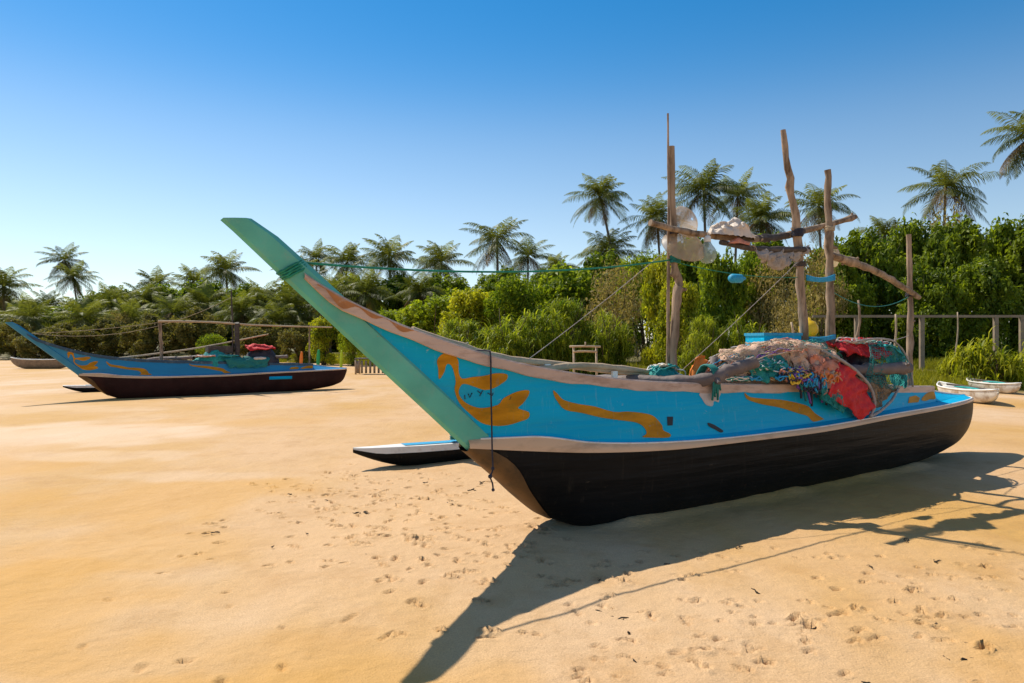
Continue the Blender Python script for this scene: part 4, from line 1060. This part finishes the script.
# ------------------------------------------------------------------ things lying on the big boat
def sheet(ctrl, nu, nv, amp, freq, seed, thick=.012):
    """smooth sheet through a grid of control points, crumpled"""
    R = [spline(row, nu) for row in ctrl]; G = []
    for j in range(nu):
        G.append(spline([R[i][j] for i in range(len(R))], nv))
    rows = []
    for j in range(nu):
        row = []
        for i in range(nv):
            p = G[j][i]; d = mnoise.turbulence_vector(p * freq + Vector((seed * 3.1, seed, -seed)), 3, False) * amp
            row.append(p + d)
        rows.append(row)
    return rows
def sheet_obj(name, ctrl, mat, nu=30, nv=30, amp=.03, freq=5, seed=1, parent=None, thick=.012, fold=0.0):
    G = sheet(ctrl, nu, nv, amp, freq, seed)
    if fold:                                               # long soft pleats
        for j, row in enumerate(G):
            for i, p in enumerate(row):
                a = j / nu; b = i / nv
                p.y -= fold * (math.sin(19 * a + 5 * b + 2 * math.sin(4 * b)) + .5 * math.sin(41 * a - 9 * b + seed)) * (.35 + b)
    m = MB(); m.grid(G); o = m.build(name, M[mat], parent)
    md = o.modifiers.new('thickness', 'SOLIDIFY'); md.thickness = thick; md.offset = 0
    return o
def mesh_net(name, ctrl, mat, nu=24, nv=24, amp=.03, freq=6, seed=1, parent=None, t=.0055):
    """open netting: the threads of a draped sheet"""
    o = sheet_obj(name, ctrl, mat, nu, nv, amp, freq, seed, parent)
    o.modifiers.clear(); w = o.modifiers.new('threads', 'WIREFRAME'); w.thickness = t; w.use_replace = True; w.use_even_offset = False
    return o
def heap_obj(name, s0, s1, u0, u1, zf, zbase, mat, amp, freq, seed, parent=None, n=60, k=36):
    """closed lumpy mound over an oval footprint; zf(s,u) gives its height"""
    m = MB(); rows = []
    for i in range(n):
        row = []
        for j in range(k):
            a = i / (n - 1) * 2 - 1; b = j / (k - 1) * 2 - 1
            q = math.sqrt(1 - b * b / 2); q2 = math.sqrt(1 - a * a / 2)
            s = (s0 + s1) / 2 + a * q * (s1 - s0) / 2; u = (u0 + u1) / 2 + b * q2 * (u1 - u0) / 2
            e = min(1, max(0, 1 - (a * q) ** 2 - (b * q2) ** 2)) ** .42
            p = Vector(P(s, u, zbase + (zf(s, u) - zbase) * e))
            row.append(p + mnoise.turbulence_vector(p * freq + Vector((seed, seed * 2, 0)), 3, False) * amp * (.3 + .7 * e))
        rows.append(row)
    m.grid(rows); return m.build(name, M[mat], parent)
def tangle(name, c, ext, n, mats, r, seed, parent=None, zsurf=None, turns=2.2):
    """loops of loose cord spread over a mound"""
    rr = random.Random(seed); m = MB()
    for i in range(n):
        cx, cy = rr.gauss(0, .42), rr.gauss(0, .42); rad = rr.uniform(.25, .7); ph = rr.random() * 6.28; el = rr.uniform(.4, 1); pts = []
        for q in range(16):
            w = ph + q / 15 * 2 * math.pi * rr.uniform(.95, 1.05) * turns / 2
            a = cx + rad * math.cos(w) + rr.gauss(0, .04); b = cy + rad * el * math.sin(w) + rr.gauss(0, .04)
            s = c[0] + a * ext[0]; u = c[1] + b * ext[1]
            z = (zsurf(s, u) if zsurf else c[2]) + rr.uniform(0, ext[2])
            pts.append(P(s, u, z))
        m.tube(spline(pts, 34), r * rr.uniform(.7, 1.25), 5, mat=i % len(mats))
    return m.build(name, [M[x] for x in mats], parent)

hz = crv([1.4, 1.8, 2.2, 2.6, 3.0, 3.5, 3.8, 4.1], [1.10, 1.25, 1.38, 1.43, 1.46, 1.43, 1.33, 1.05])
def zheap(s, u): return float(hz(s)) - .35 * max(0, abs(u + .02) - .10) ** 1.3
nh = empty('net_heap', big.location, AX); tag(nh, 'pale pink fishing net heaped amidships on the near boat under the blue box', 'fishing net')
heap_obj('net_mound', 1.70, 4.05, -.26, .255, zheap, .85, 'pink_net', .05, 7, 3, nh)
sheet_obj('net_fold', [[P(1.95, .24, 1.17), P(2.25, .26, 1.18), P(2.7, .27, 1.18)], [P(1.9, .16, 1.30), P(2.25, .20, 1.42), P(2.8, .2, 1.47)], [P(1.9, .0, 1.37), P(2.3, 0, 1.45), P(2.8, 0, 1.5)]], 'pink_net', 34, 20, .05, 8, 4, nh)
sheet_obj('net_fold', [[P(2.75, .30, 1.20), P(3.15, .33, 1.2), P(3.5, .36, 1.12)], [P(2.75, .22, 1.47), P(3.2, .24, 1.47), P(3.6, .25, 1.38)], [P(2.8, .0, 1.50), P(3.2, 0, 1.50), P(3.7, 0, 1.42)]], 'pink_net', 34, 20, .06, 8, 6, nh)
tangle('net_cord', (2.5, .1, 0), (.75, .2, .04), 26, ['cream_rope', 'salmon', 'cream_rope'], .005, 21, nh, lambda s, u: zheap(s, u) + .01)
tangle('net_cord', (2.7, .12, 0), (.85, .14, .05), 44, ['teal', 'orange', 'white', 'cyan_rope', 'salmon', 'green_rope', 'purple'], .0038, 77, nh, lambda s, u: zheap(s, u) + .015)
for k, (mt, sd) in enumerate((('cream_rope', 3), ('salmon', 7), ('teal', 12))):
    mesh_net('netting', [[P(1.9 + .3 * k, .27, 1.17), P(2.4 + .3 * k, .30, 1.20), P(2.9 + .3 * k, .33, 1.19)], [P(1.9 + .3 * k, .16, 1.35 + .02 * k), P(2.4 + .3 * k, .2, 1.47), P(2.9 + .3 * k, .22, 1.49)], [P(1.95 + .3 * k, 0, 1.38 + .03 * k), P(2.4 + .3 * k, 0, 1.485), P(2.95 + .3 * k, 0, 1.51)]], mt, 30, 18, .06, 7, sd, nh)
tg = empty('green_net', big.location, AX); tag(tg, 'tangled green and teal net lying on the pale net heap', 'fishing net')
o = sheet_obj('net_sheet', [[P(2.1, .30, 1.15), P(2.3, .32, 1.15), P(2.6, .34, 1.15)], [P(2.1, .27, 1.25), P(2.3, .29, 1.28), P(2.62, .31, 1.28)], [P(2.12, .20, 1.34), P(2.35, .22, 1.38), P(2.62, .22, 1.38)]], 'teal', 24, 20, .05, 11, 2, tg)
tangle('cord', (2.35, .30, 1.24), (.22, .06, .05), 38, ['green_rope', 'white', 'teal_rope', 'teal'], .007, 5, tg, lambda s, u: 1.22 + (.36 - u) * .9)
tangle('cord', (2.1, .27, 1.15), (.30, .04, .04), 16, ['cyan_rope', 'white', 'teal'], .007, 8, tg, lambda s, u: 1.14)
mr_ = empty('rope_coil', big.location, AX); tag(mr_, 'multicoloured tangle of purple, yellow and blue cord spilling over the gunwale', 'rope')
tangle('cord', (2.72, .40, 1.2), (.24, .06, .10), 46, ['purple', 'yellow', 'cyan_rope', 'cream_rope', 'dark_rope', 'salmon'], .008, 9, mr_, lambda s, u: 1.10 + (.44 - u) * .8)
tangle('cord', (2.90, .42, 1.1), (.18, .05, .14), 30, ['cyan_rope', 'purple', 'dark_rope', 'teal'], .009, 12, mr_, lambda s, u: 1.02 + (.44 - u) * .8)
for k in range(8):
    m = MB(); s = 2.68 + .06 * k
    m.tube(spline([P(s, .34, 1.16), P(s + .03, .385, 1.08), P(s + .05, .40, 1.0), P(s + .06 + .02 * (k % 3), .395, .95 - .03 * (k % 4))], 10), .012, 5); m.build('hanging_end', M[['dark_rope', 'teal_rope', 'purple', 'dark_rope'][k % 4]], mr_)
for k, (s0_, ln, mt) in enumerate(((2.0, .5, 'white'), (2.25, .55, 'teal'), (2.5, .4, 'cream_rope'), (3.05, .3, 'green_rope'))):
    m = MB(); m.tube(spline([P(s0_ + ln * q / 6, .25 + .03 * math.sin(q * 2 + k), 1.155 + .02 * math.cos(q * 3 + k)) for q in range(7)], 24), .006, 5); m.build('loose_cord', M[mt], mr_)
sn = empty('salmon_net', big.location, AX); tag(sn, 'crumpled salmon and orange net bunched above the red cloth', 'fishing net')
sheet_obj('net_sheet', [[P(2.95, .42, 1.02), P(3.15, .43, 1.0), P(3.32, .44, 1.02)], [P(2.98, .40, 1.20), P(3.2, .42, 1.18), P(3.45, .42, 1.14)], [P(3.0, .30, 1.36), P(3.25, .32, 1.38), P(3.55, .32, 1.28)]], 'salmon', 26, 26, .06, 10, 5, sn)
tangle('cord', (3.2, .42, 1.1), (.2, .05, .12), 18, ['orange', 'cream_rope', 'salmon'], .009, 15, sn, lambda s, u: 1.08 + (.44 - u) * .8)
# red cloth hanging over the side, grey hem
rc = empty('red_cloth', big.location, AX); tag(rc, 'deep red cloth with thick grey hem hanging down over the blue side', 'cloth')
ctrl = [[P(3.10, .46, 1.00), P(3.25, .455, .90), P(3.50, .45, .80), P(3.74, .44, .68)],
        [P(3.25, .44, 1.16), P(3.45, .455, 1.06), P(3.68, .455, .92), P(3.86, .45, .74)],
        [P(3.42, .40, 1.30), P(3.66, .42, 1.18), P(3.90, .43, 1.0), P(3.98, .445, .80)]]
sheet_obj('cloth_sheet', ctrl, 'red', 60, 40, .022, 7, 3, rc, .010, .013)
m = MB(); m.tube(spline([P(3.25, .30, 1.42), P(3.45, .41, 1.31), P(3.70, .44, 1.18), P(3.93, .455, 1.0), P(3.99, .46, .82), P(3.90, .46, .70)], 34), .017, 6, wob=.5); m.build('hem', M['greycord'], rc)
m = MB(); m.tube(spline([P(3.90, .46, .70), P(4.15, .45, .76), P(4.42, .43, .86), P(4.62, .40, .98)], 22), .015, 6, wob=.5); m.build('hem', M['greycord'], rc)
tn = mesh_net('tan_net', [[P(3.72, .41, 1.14), P(3.96, .43, .98), P(3.97, .43, .78)], [P(4.0, .37, 1.12), P(4.2, .39, .98), P(4.2, .40, .80)], [P(4.35, .33, 1.12), P(4.5, .36, 1.0), P(4.58, .385, .95)]], 'tan', 26, 26, .04, 9, 8, None, .016)
boat_obj(tn); tag(tn, 'brown net sagging beside the grey hem of the red cloth', 'fishing net')
gn = mesh_net('teal_net', [[P(2.98, .44, .98), P(3.15, .45, .86), P(3.42, .44, .76)], [P(3.0, .43, 1.08), P(3.22, .44, .98), P(3.5, .445, .86)], [P(3.02, .40, 1.16), P(3.3, .42, 1.08), P(3.6, .44, .95)]], 'teal', 24, 24, .03, 9, 9, None, .012)
boat_obj(gn); tag(gn, 'teal net hanging over the side below the red cloth', 'fishing net')
# aft pile: dark tarpaulin, red cloth over it, teal net arching down
dk = heap_obj('tarpaulin_pile', 3.75, 5.0, -.24, .28, lambda s, u: 1.40 - .25 * (s - 4.35) ** 2, .80, 'darkcloth', .05, 6, 5)
boat_obj(dk); tag(dk, 'dark bundled tarpaulin behind the straight pole on the near boat', 'tarpaulin')
rb = sheet_obj('red_bundle', [[P(3.85, .22, 1.36), P(4.2, .27, 1.34), P(4.7, .29, 1.36)], [P(3.8, .08, 1.47), P(4.25, .1, 1.50), P(4.75, .1, 1.47)], [P(3.8, -.1, 1.47), P(4.3, -.1, 1.53), P(4.8, -.1, 1.45)]], 'red', 44, 36, .07, 7, 11, None, .014, .008)
boat_obj(rb); tag(rb, 'bright red crumpled cloth draped on top of the dark tarpaulin', 'cloth')
tb = empty('teal_net', big.location, AX); tag(tb, 'teal net with pale edging cord arching down behind the rear boom', 'fishing net')
sheet_obj('net_sheet', [[P(4.45, .28, 1.46), P(4.75, .31, 1.42), P(4.95, .30, 1.22), P(4.9, .33, .98)], [P(4.5, .12, 1.52), P(4.9, .12, 1.47), P(5.15, .14, 1.25), P(5.1, .2, .98)], [P(4.55, -.05, 1.52), P(4.95, -.05, 1.47), P(5.2, 0, 1.25), P(5.2, .05, .98)]], 'teal', 30, 26, .05, 8, 13, tb)
m = MB(); m.tube(spline([P(4.1, .2, 1.52), P(4.5, .24, 1.55), P(4.85, .26, 1.50), P(5.1, .28, 1.28), P(5.08, .34, .98)], 26), .012, 6, wob=.5); m.build('edging_cord', M['greycord'], tb)
m = MB()
for k in range(3): m.tube(spline([P(4.5 + .16 * k, .30, 1.46), P(4.6 + .15 * k, .33, 1.3), P(4.66 + .13 * k, .33, 1.1), P(4.70 + .1 * k, .33, .97)], 10), .0035, 5)
m.build('cord', M['cyan_rope'], tb)
m = MB(); m.tube(spline([P(4.05, .30, 1.26), P(4.25, .33, 1.25), P(4.5, .34, 1.23)], 8), [.012, .026, .024, .02, .024, .026, .02, .008], 7); o = m.build('rolled_cloth', M['tan']); boat_obj(o); tag(o, 'short tan rolled strip lying on the dark tarpaulin', 'cloth')
mesh_net('net_sheet', [[P(3.9, .40, 1.10), P(4.25, .42, 1.0), P(4.55, .40, .97)], [P(4.1, .36, 1.36), P(4.5, .38, 1.30), P(4.95, .36, 1.1)], [P(4.3, .22, 1.52), P(4.75, .24, 1.50), P(5.12, .24, 1.3)]], 'teal', 26, 22, .03, 8, 15, tb, .006)
tangle('cord', (4.35, .1, 0), (.45, .16, .05), 22, ['white', 'teal', 'red', 'cream_rope'], .0045, 55, tb, lambda s, u: 1.52 - .5 * max(0, u) ** 1.5)
# blue box
bx = empty('blue_box', big.location, AX); tag(bx, 'blue painted wooden box standing behind the pale net heap', 'box')
m = MB(); m.box(P(3.16, -.22, 1.15), (.46, .36, .86), -.35, 0, .006); autosmooth(m.build('box_body', M['blue'], bx))
m = MB(); m.box(P(3.16, -.22, 1.595), (.48, .38, .03), -.35, 0, .004); autosmooth(m.build('lid', M['cyan_rope'], bx))
# small things
m = MB(); m.lathe([(.005, -.10), (.07, -.085), (.105, -.03), (.105, .03), (.075, .085), (.03, .105), (.022, .13), (.004, .135)], 18, P(3.80, -.2, 1.66)); o = m.build('yellow_buoy', M['yellow']); boat_obj(o); tag(o, 'round yellow float resting beside the straight pole', 'float')
m = MB(); m.box(P(3.95, -.2, 1.535), (.62, .16, .03), 0, 0, .004); m.box(P(3.95, -.2, 1.49), (.58, .13, .04), .08, 1, .004); m.box(P(3.72, -.2, 1.17), (.05, .12, .62), 0, 0, .004); m.box(P(4.2, -.2, 1.17), (.05, .12, .62), 0, 0, .004)
o = m.build('board_stack', [M['grass_green_plastic'], M['white']], None, False); boat_obj(o); tag(o, 'thin green and white boards stacked under the yellow float', 'board')
tw = empty('net_bundle', big.location, AX); tag(tw, 'teal and white bundled net left of the mast foot', 'fishing net')
heap_obj('net_mound', 1.15, 1.62, -.30, -.02, lambda s, u: 1.30 - 1.2 * (s - 1.36) ** 2, .95, 'teal', .05, 10, 9, tw, 28, 20)
tangle('cord', (1.36, -.14, 0), (.16, .1, .03), 14, ['white', 'teal', 'cream_rope'], .009, 31, tw, lambda s, u: 1.27 - 1.2 * (s - 1.36) ** 2)
o = heap_obj('orange_rag', 1.72, 1.95, -.18, -.02, lambda s, u: 1.36, 1.1, 'orange', .06, 12, 4, None, 18, 14); boat_obj(o); tag(o, 'small orange rag beside the grey bollard', 'rag')
o = heap_obj('yellow_net', .42, .72, -.2, .05, lambda s, u: 1.17, .95, 'yellow', .05, 10, 6, None, 22, 16); boat_obj(o); tag(o, 'small yellow heap inside the bow half of the near boat', 'fishing net')
o = heap_obj('pale_net', .75, 1.12, -.2, .1, lambda s, u: 1.12, .9, 'sack', .05, 10, 7, None, 22, 16); boat_obj(o); tag(o, 'white net bundle just left of the teal and white one', 'fishing net')
# rope hanging from the rail at the bow
hr = empty('hanging_rope', big.location, AX); tag(hr, 'thin dark knotted rope hanging from the rail over the painted bird', 'rope')
m = MB(); s = -.80
pts = [P(-.83, -.02, 1.44), P(-.80, .16, 1.445), P(-.795, .20, 1.41), P(-.795, .205, 1.2), P(-.792, .21, .95), P(-.79, .215, .72), P(-.788, .22, .58), P(-.81, .22, .53), P(-.79, .22, .475), P(-.785, .22, .42)]
m.tube(spline(pts, 40), .0065, 6); m.build('cord', M['dark_rope'], hr)
m = MB()
for p, r in ((P(-.788, .22, .585), .014), (P(-.81, .22, .53), .017), (P(-.785, .22, .43), .013)): m.lathe([(.001, -r), (r * .8, -r * .6), (r, 0), (r * .8, r * .6), (.001, r)], 8, p)
m.build('knots', M['dark_rope'], hr)
# lamp shades, sack and netting on the crossbar
def lampshade(c, r, label, tilt=(1.2, .3), mat='shade', name='lamp_shade'):
    m = MB(); m.lathe([(r * .10, .26 * r), (r * .35, .22 * r), (r * .75, .05 * r), (r, -.24 * r), (r * 1.03, -.27 * r), (r * .97, -.25 * r), (r * .72, .02 * r), (r * .3, .18 * r), (r * .08, .22 * r)], 26)
    o = m.build(name, M[mat]); o.location = big.matrix_world @ Vector(P(*c)) if False else Vector((.39, 5.6, 0)) + Matrix.Rotation(AX, 3, 'Z') @ Vector(P(*c))
    o.rotation_euler = (tilt[0], tilt[1], AX); tag(o, label, 'lamp shade'); return o
lampshade((1.78, -.20, 2.715), .165, 'round milky lamp shade standing above the crossbar beside the mast', (1.35, .15))
lampshade((1.70, -.17, 2.49), .22, 'wide pinkish lamp shade hanging under the crossbar beside the mast', (.75, -.35))
lampshade((4.17, -.1, 2.54), .14, 'milky lamp shade half hidden behind the straight pole', (1.4, 0))
lb = empty('hanging_lamp', (0, 0, 0)); lb.location = Vector((.39, 5.6, 0)) + Matrix.Rotation(AX, 3, 'Z') @ Vector(P(1.91, -.08, 2.38)); tag(lb, 'small grey globe lamp on a cord beneath the crossbar', 'lamp')
m = MB(); m.lathe([(.004, -.095), (.05, -.085), (.085, -.04), (.09, 0), (.075, .05), (.045, .09), (.03, .12)], 18); m.build('globe', M['glassy'], lb)
m = MB(); m.lathe([(.03, .115), (.034, .12), (.034, .17), (.02, .18), (.003, .182)], 12); m.tube([(0, 0, .18), (.005, 0, .21), (0, 0, .24)], .005, 5); m.build('socket', M['white'], lb)
sk = heap_obj('white_sack', 1.92, 2.62, -.22, .05, lambda s, u: 2.655 + .11 * math.exp(-((s - 2.36) / .13) ** 2) + .07 * math.exp(-((s - 2.08) / .10) ** 2) - .1 * abs(u + .09), 2.57, 'sack', .05, 13, 2, None, 70, 40); boat_obj(sk); tag(sk, 'crumpled cream sack bundled on top of the driftwood crossbar', 'sack')
o = heap_obj('orange_bag', 2.12, 2.42, -.04, .06, lambda s, u: 2.55, 2.49, 'salmon', .03, 10, 8, None, 22, 14); boat_obj(o); tag(o, 'orange-brown cloth tucked under the cream sack', 'cloth')
gw = empty('hanging_net', big.location, AX); tag(gw, 'grey ragged netting slung beneath the dark half of the crossbar', 'fishing net')
sheet_obj('net_sheet', [[P(2.42, .03, 2.46), P(2.75, .04, 2.47), P(3.1, .05, 2.49), P(3.4, .06, 2.55)], [P(2.5, .04, 2.40), P(2.8, .06, 2.36), P(3.05, .06, 2.36), P(3.35, .06, 2.46)], [P(2.6, .02, 2.37), P(2.85, .03, 2.29), P(3.0, .04, 2.34), P(3.3, .04, 2.42)]], 'greycord', 40, 14, .05, 12, 5, gw, .006)
m = MB(); m.tube([P(2.46, -.06, 2.165), P(2.42, -.06, 2.16), P(2.39, -.06, 2.16), P(2.26, -.06, 2.155), P(2.23, -.06, 2.155)], [.016, .018, .045, .046, .03], 12); o = m.build('blue_bottle', M['cyan_rope']); boat_obj(o); tag(o, 'blue plastic bottle strung on the thin line between mast and bent pole', 'bottle')

# ------------------------------------------------------------------ the far boat
sm = empty('outrigger_boat', (-10.80, 18.55, -.01), math.atan2(.60, .80), (.92, .92, .90))
tag(sm, 'smaller-looking dark blue outrigger canoe beached in the distance at the left', 'boat', 'outrigger canoes on the beach')
M['rail_dark'] = paint('dark_blue_rail', (.02, .06, .11), .5, dirt=(.2, .25, .25), dirt_amt=.5, scale=4)
M['stem_blue'] = paint('stem_blue_paint', (.02, .20, .36), .5, scale=3)
make_hull(sm, M['blue_far'], M['stem_blue'], M['rail_dark'], M['hull_brown'], near=False, tar=M['hull_maroon'])
make_float(sm, -.55, -.1)
pole(sm, 'mast', [P(3.35, -.05, .7), P(3.35, -.05, 2.0), P(3.3, -.05, 3.45)], .03, .02, 'wood_dark')
pole(sm, 'post', [P(3.5, .0, .7), P(3.49, 0, 1.5), P(3.46, 0, 2.35)], .085, .075, 'wood_dark')
pole(sm, 'post', [P(1.25, -.05, .7), P(1.25, -.05, 1.5), P(1.22, -.05, 2.35)], .05, .045, 'wood')
pole(sm, 'post', [P(5.9, -.05, .75), P(5.9, -.05, 1.5), P(5.9, -.05, 2.3)], .03, .024, 'wood')
pole(sm, 'rail_pole', [P(1.15, 0, 2.36), P(2.7, 0, 2.36), P(4.2, 0, 2.28), P(6.7, 0, 2.25)], .036, .024, 'wood_pale')
pole(sm, 'leaning_pole', [P(.0, -.15, 1.2), P(2.2, -.12, 1.5), P(4.5, -.1, 1.98)], .030, .022, 'wood_pale')
for s in (1.55, 4.5):
    pole(sm, 'boom', [P(s + .5, .34, 1.22), P(s + .2, .1, 1.2), P(s - .4, -1.2, 1.15), P(s - .6, -2.4, .85), P(s - .6, -3.3, .28)], .055, .045, 'wood_grey', n=20)
stay(sm, P(-2.0, 0, 1.95), P(3.31, -.05, 3.2), .5, .007, 'cream_rope')
stay(sm, P(-2.0, 0, 1.95), P(1.22, -.05, 2.33), .05, .007, 'cream_rope')
m = MB(); m.box(P(4.75, .436, .50), (.75, .03, .10), 0, 0, 0); nb = m.build('blue_label', M['blue'], sm); nb.rotation_euler = (0, 0, 0)
def far_obj(o): return boat_obj(o, sm)
ct = empty('far_net', sm.location, sm.rotation_euler.z, sm.scale); tag(ct, 'teal net heaped on the distant blue boat left of its mast', 'fishing net')
heap_obj('net_mound', 2.0, 3.4, -.26, .32, lambda s, u: 1.34 + .10 * math.sin(s * 5), .85, 'teal', .07, 5, 5, ct, 40, 24)
sheet_obj('net_sheet', [[P(3.2, .42, .88), P(3.7, .44, .86), P(4.3, .43, .90)], [P(3.0, .36, 1.12), P(3.7, .40, 1.1), P(4.4, .38, 1.1)], [P(2.9, .2, 1.28), P(3.6, .25, 1.2), P(4.4, .25, 1.2)]], 'teal_rope', 24, 20, .06, 6, 3, ct)
tangle('cord', (2.7, .2, 0), (.5, .15, .05), 20, ['white', 'salmon', 'cyan_rope', 'teal'], .016, 41, ct, lambda s, u: 1.24)
o = heap_obj('dark_bundle', 3.65, 4.85, -.26, .30, lambda s, u: 1.52, .85, 'darkcloth', .05, 5, 6, None, 34, 22); far_obj(o); tag(o, 'dark bulky bundle on the distant boat right of its mast', 'bundle')
o = sheet_obj('red_cloth', [[P(3.75, .26, 1.44), P(4.15, .28, 1.47), P(4.60, .27, 1.46)], [P(3.75, .0, 1.58), P(4.15, .0, 1.62), P(4.65, .0, 1.55)], [P(3.80, -.2, 1.52), P(4.15, -.2, 1.58), P(4.65, -.2, 1.5)]], 'red', 24, 18, .05, 6, 7, None, .03); far_obj(o); tangle_far = 1; tag(o, 'dark red cloth on top of the dark bundle of the distant boat', 'cloth')
m = MB(); m.box(P(2.95, -.1, 1.46), (.75, .4, .24), 0, 0, .01); m.box(P(2.7, -.1, 1.1), (.06, .3, .6)); m.box(P(3.2, -.1, 1.1), (.06, .3, .6)); o = m.build('grey_box', M['wood_dark'], None, False); far_obj(o); tag(o, 'dark grey box behind the teal net on the distant boat', 'box')
m = MB(); m.tube(spline([P(3.9, .34, 1.16), P(4.1, .36, 1.17), P(4.3, .36, 1.16)], 8), [.02, .05, .055, .05, .055, .05, .045, .02], 7); o = m.build('white_roll', M['sack']); far_obj(o); tag(o, 'small white roll lying against the dark bundle of the distant boat', 'cloth')

# ------------------------------------------------------------------ other craft and things on the beach
def canoe(x, y, rz, L, W, H, label, cover=False, ribs=0, name='canoe', tone='old_white'):
    root = empty(name, (x, y, float(ground_z(x, y)) - .02), rz); tag(root, label, 'canoe')
    m = MB(); rows = []; inn = []
    for i in range(25):
        f = i / 24 * 2 - 1; w = W / 2 * max(.03, (1 - abs(f) ** 2.6)) ; zt = H * (1 + .25 * abs(f) ** 3); kb = H * .85 * abs(f) ** 5
        rows.append([(f * L / 2, math.copysign(math.sin(abs(j) / 5 * 1.5708) ** .75, j) * w if j else 0, kb + (zt - kb) * (1 - math.cos(abs(j) / 5 * 1.5708))) for j in range(-5, 6)])
        inn.append([(f * L / 2 * .97, q * max(.005, w - .035), zt - (.004 if abs(q) == 1 else H * .55)) for q in (-1, -.7, .7, 1)])
    m.grid(rows); m.grid(inn, flip=True)
    m.build('hull', M[tone], root)
    for sgn in (-1, 1):
        m = MB(); m.tube([(r[0 if sgn < 0 else -1][0], r[0 if sgn < 0 else -1][1], r[0][2]) for r in rows], .022, 6); m.build('gunwale', M['white'], root)
    for k in range(ribs):
        f = (k + 1) / (ribs + 1) * 2 - 1; m = MB(); m.box((f * L / 2, 0, H * 1.02), (.09, W * (1 - abs(f) ** 2.6), .03)); m.build('thwart', M['white'], root)
    if cover:
        m = MB(); m.tube(spline([(-L * .3, -W * .2, H * 1.05), (0, -W * .1, H * 1.12), (L * .34, 0, H * 1.15)], 10), .03, 6); m.build('paddle', M['wood_dark'], root)
        m = MB(); m.tube(spline([(-L * .36, W * .15, H * 1.0), (-L * .15, W * .1, H * 1.1), (L * .1, W * .18, H * 1.08)], 10), [.02, .03, .04, .04, .03, .035, .03, .03, .02, .01], 7); m.build('cover_roll', M['teal'], root)
    return root
canoe(11.9, 17.9, 1.38, 3.3, .80, .33, 'white canoe with open hull on the sand right of the stern', True, 2)
canoe(14.7, 20.9, 1.45, 2.8, .70, .30, 'second white canoe lying behind the first on the sand at the right edge', True, 1)
canoe(-27.5, 40.0, .05, 3.6, .8, .55, 'pale weathered open canoe with three thwarts at the far left', False, 3, tone='plank')
# rack frame
rk = empty('wooden_rack', ((585 - 512) / 683 * 17.5, 17.5, 0)); tag(rk, 'small wooden frame of two posts and crossbars standing on the sand beyond the bow', 'rack')
for x in (-.29, .29):
    m = MB(); m.tube([(x, 0, -.1), (x + .01, 0, .7), (x, 0, 1.42)], .028, 7); m.build('post', M['wood_pale'], rk)
for z, l in ((1.41, .40), (1.28, .31)):
    m = MB(); m.tube([(-l, -.03, z), (0, -.03, z + .01), (l, -.03, z)], .026, 7); m.build('crossbar', M['wood_pale'], rk)
m = MB(); m.tube([(0, -.03, 1.42), (.01, -.03, 1.53)], .02, 6); m.build('peg', M['wood_pale'], rk)
# low slatted stand and boards on the lawn
tb_ = empty('low_stand', ((372 - 512) / 683 * 33, 33, float(ground_z(-6.8, 33)))); tag(tb_, 'low slatted wooden stand on the sand behind the raised bow', 'stand')
m = MB(); m.box((0, 0, .75), (1.5, .9, .06)); m.build('top', M['wood_dark'], tb_)
for x in (-.7, .7):
    for y in (-.4, .4):
        m = MB(); m.box((x, y, .36), (.07, .07, .76)); m.build('leg', M['wood_pale'], tb_)
m = MB()
for k in range(7): m.box((-.6 + .2 * k, -.42, .36), (.10, .02, .6))
m.build('slats', M['concrete'], tb_)
for px, D, h, w, mat, lab in ((301, 44, .98, .20, 'orange', 'narrow orange board standing upright behind the stern of the far boat'), (318, 44, 1.1, .22, 'grass_green_plastic', 'green board standing upright beside the bright bush'), (341, 41, 1.1, .17, 'lime', 'slender lime-yellow upright board left of the raised bow')):
    x = (px - 512) / 683 * D; m = MB(); rows = []
    for i in range(14):
        f = i / 13; ww = w / 2 * max(.08, math.sin(math.pi * min(.97, .22 + .7 * f)) ** .5); rows.append([(-ww + .05 * f * f, -.03, f * h), (.05 * f * f, -.05, f * h), (ww + .05 * f * f, -.03, f * h), (ww + .05 * f * f, .03, f * h), (.05 * f * f, .05, f * h), (-ww + .05 * f * f, .03, f * h)])
    m.grid(rows, closed_u=True); m.f.append(tuple(len(m.v) - 6 + k for k in range(6))); m.m.append(0)
    o = m.build('upright_board', M[mat]); o.location = (x, D, float(ground_z(x, D)) - .02); tag(o, lab, 'board')
# seaweed scraps on the sand
r = random.Random(9); m = MB()
for i in range(70):
    if i < 45: x, y = r.uniform(.2, 4.4), r.uniform(2.7, 5.2)
    else: x, y = r.uniform(-2.4, .2), r.uniform(4.2, 8.0)
    for k in range(r.choice((1, 2, 3, 5))):
        a = r.random() * 6.28; l = r.uniform(.006, .02); px, py = x + r.gauss(0, .02), y + r.gauss(0, .02)
        pts = [Vector((px, py, .002))]
        for q in range(4): a += r.gauss(0, .8); pts.append(pts[-1] + Vector((l * math.cos(a), l * math.sin(a), r.uniform(-.002, .005))))
        w = r.uniform(.002, .006); m.tube(pts, [w * .4, w, w * 1.2, w, w * .3], 5, wob=.6)
tag(m.build('seaweed_scraps', M['weed']), 'dark scraps of dry seaweed scattered on the sand', 'seaweed', None, 'stuff')
